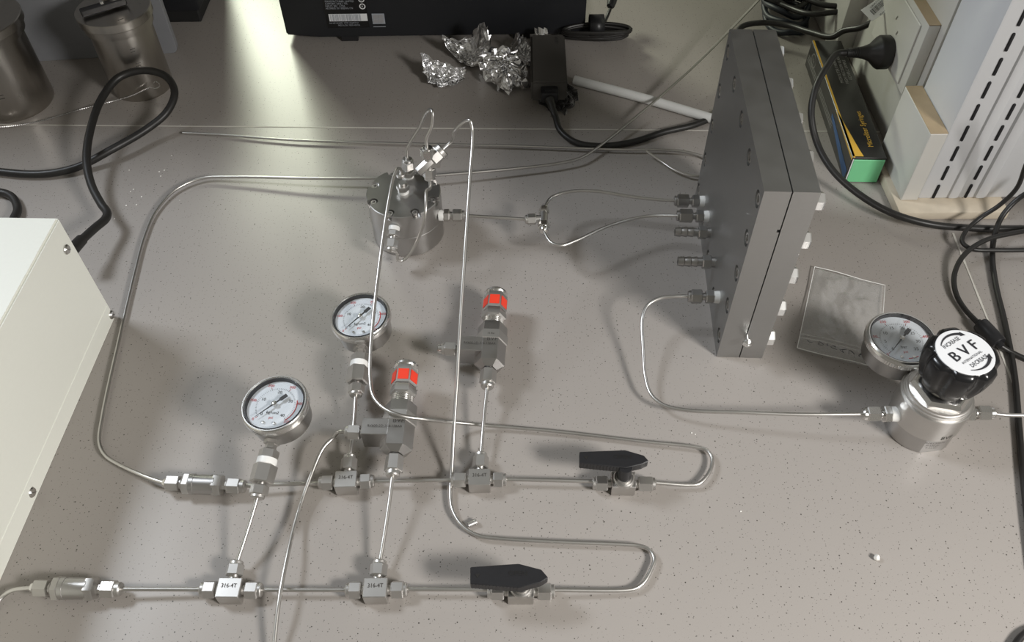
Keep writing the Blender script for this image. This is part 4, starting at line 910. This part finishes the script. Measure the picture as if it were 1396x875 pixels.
lab(link('yellow_print', b, 'yellow_print', ctn, smooth=False), 'yellow stripe and wedge')
b = BM(); text_into(b, 'Microliter Syringes', .0098, ctop(.66, .22), ax, -wx); lab(link('title_print', b, 'yellow_print', ctn, smooth=False), 'yellow title lettering')
b = BM()
for k, s in enumerate(['MICROLITER SYRINGES', 'HIGH PRECISION GLASS', 'GC HPLC SAMPLE']): text_into(b, s, .0062, ctop(.50+.16*k, .72), ax, -wx)
for k in range(3): quad([cside(.36, .30+.09*k), cside(.36, .33+.09*k), cside(.98, .33+.09*k), cside(.98, .30+.09*k)])
text_into(b, 'GAOGE', .010, cside(.90, .70), -ax, Z, lift=0) if False else None
for k in range(20):
    a0_, a1_ = 2*math.pi*k/20, 2*math.pi*(k+1)/20; c_ = cside(.88, .66)
    quad([c_-ax*math.cos(a)*rr_*1.3+Z*math.sin(a)*rr_ for a, rr_ in ((a0_, .0082), (a1_, .0082), (a1_, .0092), (a0_, .0092))])
text_into(b, 'HIA', .0068, cside(.88, .66), -ax, Z)
link('grey_print', b, 'grey_print', ctn, smooth=False)
b = BM(); quad([cside(.01, .04), cside(.01, .42), cside(.40, .74), cside(.40, .58)]); lab(link('blue_print', b, 'blue_print', ctn, smooth=False), 'blue wedge on the side')
b = BM(); quad([f0-ax*.0004+wx*.001+Z*.001, f0-ax*.0004+wx*.0024+Z*.001, f0-ax*.0004+wx*.0024+Z*(h-.002), f0-ax*.0004+wx*.001+Z*(h-.002)]); link('flap_edge', b, 'label_white', ctn, smooth=False)

# ---------------------------------------------------------------- white cabinet, sockets, trunking at the right
t = thing('slotted_cabinet', 'tall white cabinet with two columns of dark slots, on the right', 'cabinet', (.70, .83, 0))
b = BM(); bb(b, (.504, .782, .012), (.80, .8715, .56), bev=.003, seg=2); cab = link('housing', b, 'white_plastic', t)
# raised ribs beside the slot columns
b = BM(); bb(b, (.5395, .7785, .014), (.5525, .790, .55), bev=.003, seg=2); bb(b, (.572, .7775, .014), (.587, .790, .55), bev=.004, seg=2); link('rib', b, 'white_plastic', t)
b = BM()
sp = .0292
sx = []
for col, (xc, z0_, n_) in enumerate(((.5225, .010, 15), (.5622, .010, 15))):
    for k in range(n_): box(b, (xc, .7822, .014+sp*k+.0105), (.0034, .0035, .0215), bev=.0015, seg=2)
slots_bm = b; o = link('slot_rows', b, 'slot', t); o['kind'] = 'stuff'
COL.objects.unlink(o); bpy.data.objects.remove(o)
first = None
for xc in (.5225, .5622):
    for k in range(15):
        p = V((xc, .7815, .014+sp*k+.0105))
        if first is None:
            b = BM(); box(b, p, (.0034, .0035, .0215), bev=.0014, seg=2); first = link('slot', b, 'slot', t); fp = p
        else:
            c_ = first.copy(); COL.objects.link(c_); c_.parent = t; c_.location = p-fp
b = BM(); bb(b, (.475, .757, 0), (.61, .88, .012), bev=.002, seg=2)
for v in b.verts: v.co += noise.noise_vector(v.co*60)*.0015; v.co.z = max(0, v.co.z)
tag(link('foam_block', b, 'foam_base'), 'yellowed foam slab under the white cabinet', 'slab')
t = thing('trunking_piece', 'short white box with tan tape top, leaning on cabinet front left corner', 'trunking', (.493, .83, .012))
b = BM(); bb(b, (.4825, .7795, .0125), (.5030, .8735, .1130), bev=.0008); link('casing', b, 'cream_plastic', t)
b = BM(); bb(b, (.4825, .7800, .1131), (.5028, .8730, .1138)); lab(link('tape_top', b, 'tan_tape', t), 'tan edge strip')
t = thing('trunking_column', 'white plastic trunking column with sockets behind the cabinet', 'trunking', (.65, .96, 0))
b = BM(); bb(b, (.5050, .8765, 0), (.80, 1.045, .56), bev=.002, seg=2); link('column', b, 'cream_plastic', t)
b = BM(); bb(b, (.5100, 1.0455, 0), (.80, 1.109, .56), bev=.002); link('column', b, 'grey_paint' if False else 'cream_plastic', t)
t = thing('socket_panel', 'white wall socket panel with tan strip, holding the black plug', 'socket panel', (.498, .94, .089))
b = BM(); bb(b, (.4905, .8890, .0890), (.5048, 1.040, .1840), bev=.0015, seg=2); sp_ = link('panel', b, 'cream_plastic', t)
cb = BM()
for y_, z_ in ((.967, .149), (.955, .133), (1.00, .150)):
    box(cb, (.4905, y_, z_), (.006, .0030, .0065))
cut(sp_, cb)
b = BM(); bb(b, (.4905, .8895, .1841), (.5048, 1.0395, .1848)); lab(link('tape_top', b, 'tan_tape', t), 'tan edge strip')
b = BM(); bb(b, (.4885, .9050, .0950), (.4907, 1.020, .1750), bev=.0008); 
cb = BM()
for y_, z_ in ((.967, .149), (.953, .136)): box(cb, (.4890, y_, z_), (.008, .0030, .0065), Y=(0, 1, .5))
fp_ = link('face_plate', b, 'cream_plastic', t); cut(fp_, cb)
t = thing('trunking_box', 'plain white box standing upright behind the microsyringe carton', 'trunking', (.60, 1.2, 0))
b = BM(); bb(b, (.4860, 1.1120, 0), (.80, 1.40, .50), bev=.002, seg=2); link('casing', b, 'grey_paint' if False else 'cream_plastic', t)
# mains plug
t = thing('mains_plug', 'black round mains plug pushed into the white socket panel', 'plug', plug_p)
b = BM(); lathe(b, plug_p, pd, [(-.0010, .0175), (.003, .0212), (.014, .0212), (.017, .0195), (.026, .0110), (.034, .0080), (.040, .0068)], 36); link('plug_body', b, 'rubber', t)
b = BM(); pf = []
for k in range(8): pf += [(.038+.0022*k, .0070-.0002*k), (.038+.0022*k+.0014, .0070-.0002*k), (.038+.0022*k+.0016, .0056), (.038+.0022*k+.0020, .0056)]
lathe(b, plug_p, pd, pf, 20); link('strain_relief', b, 'rubber', t)
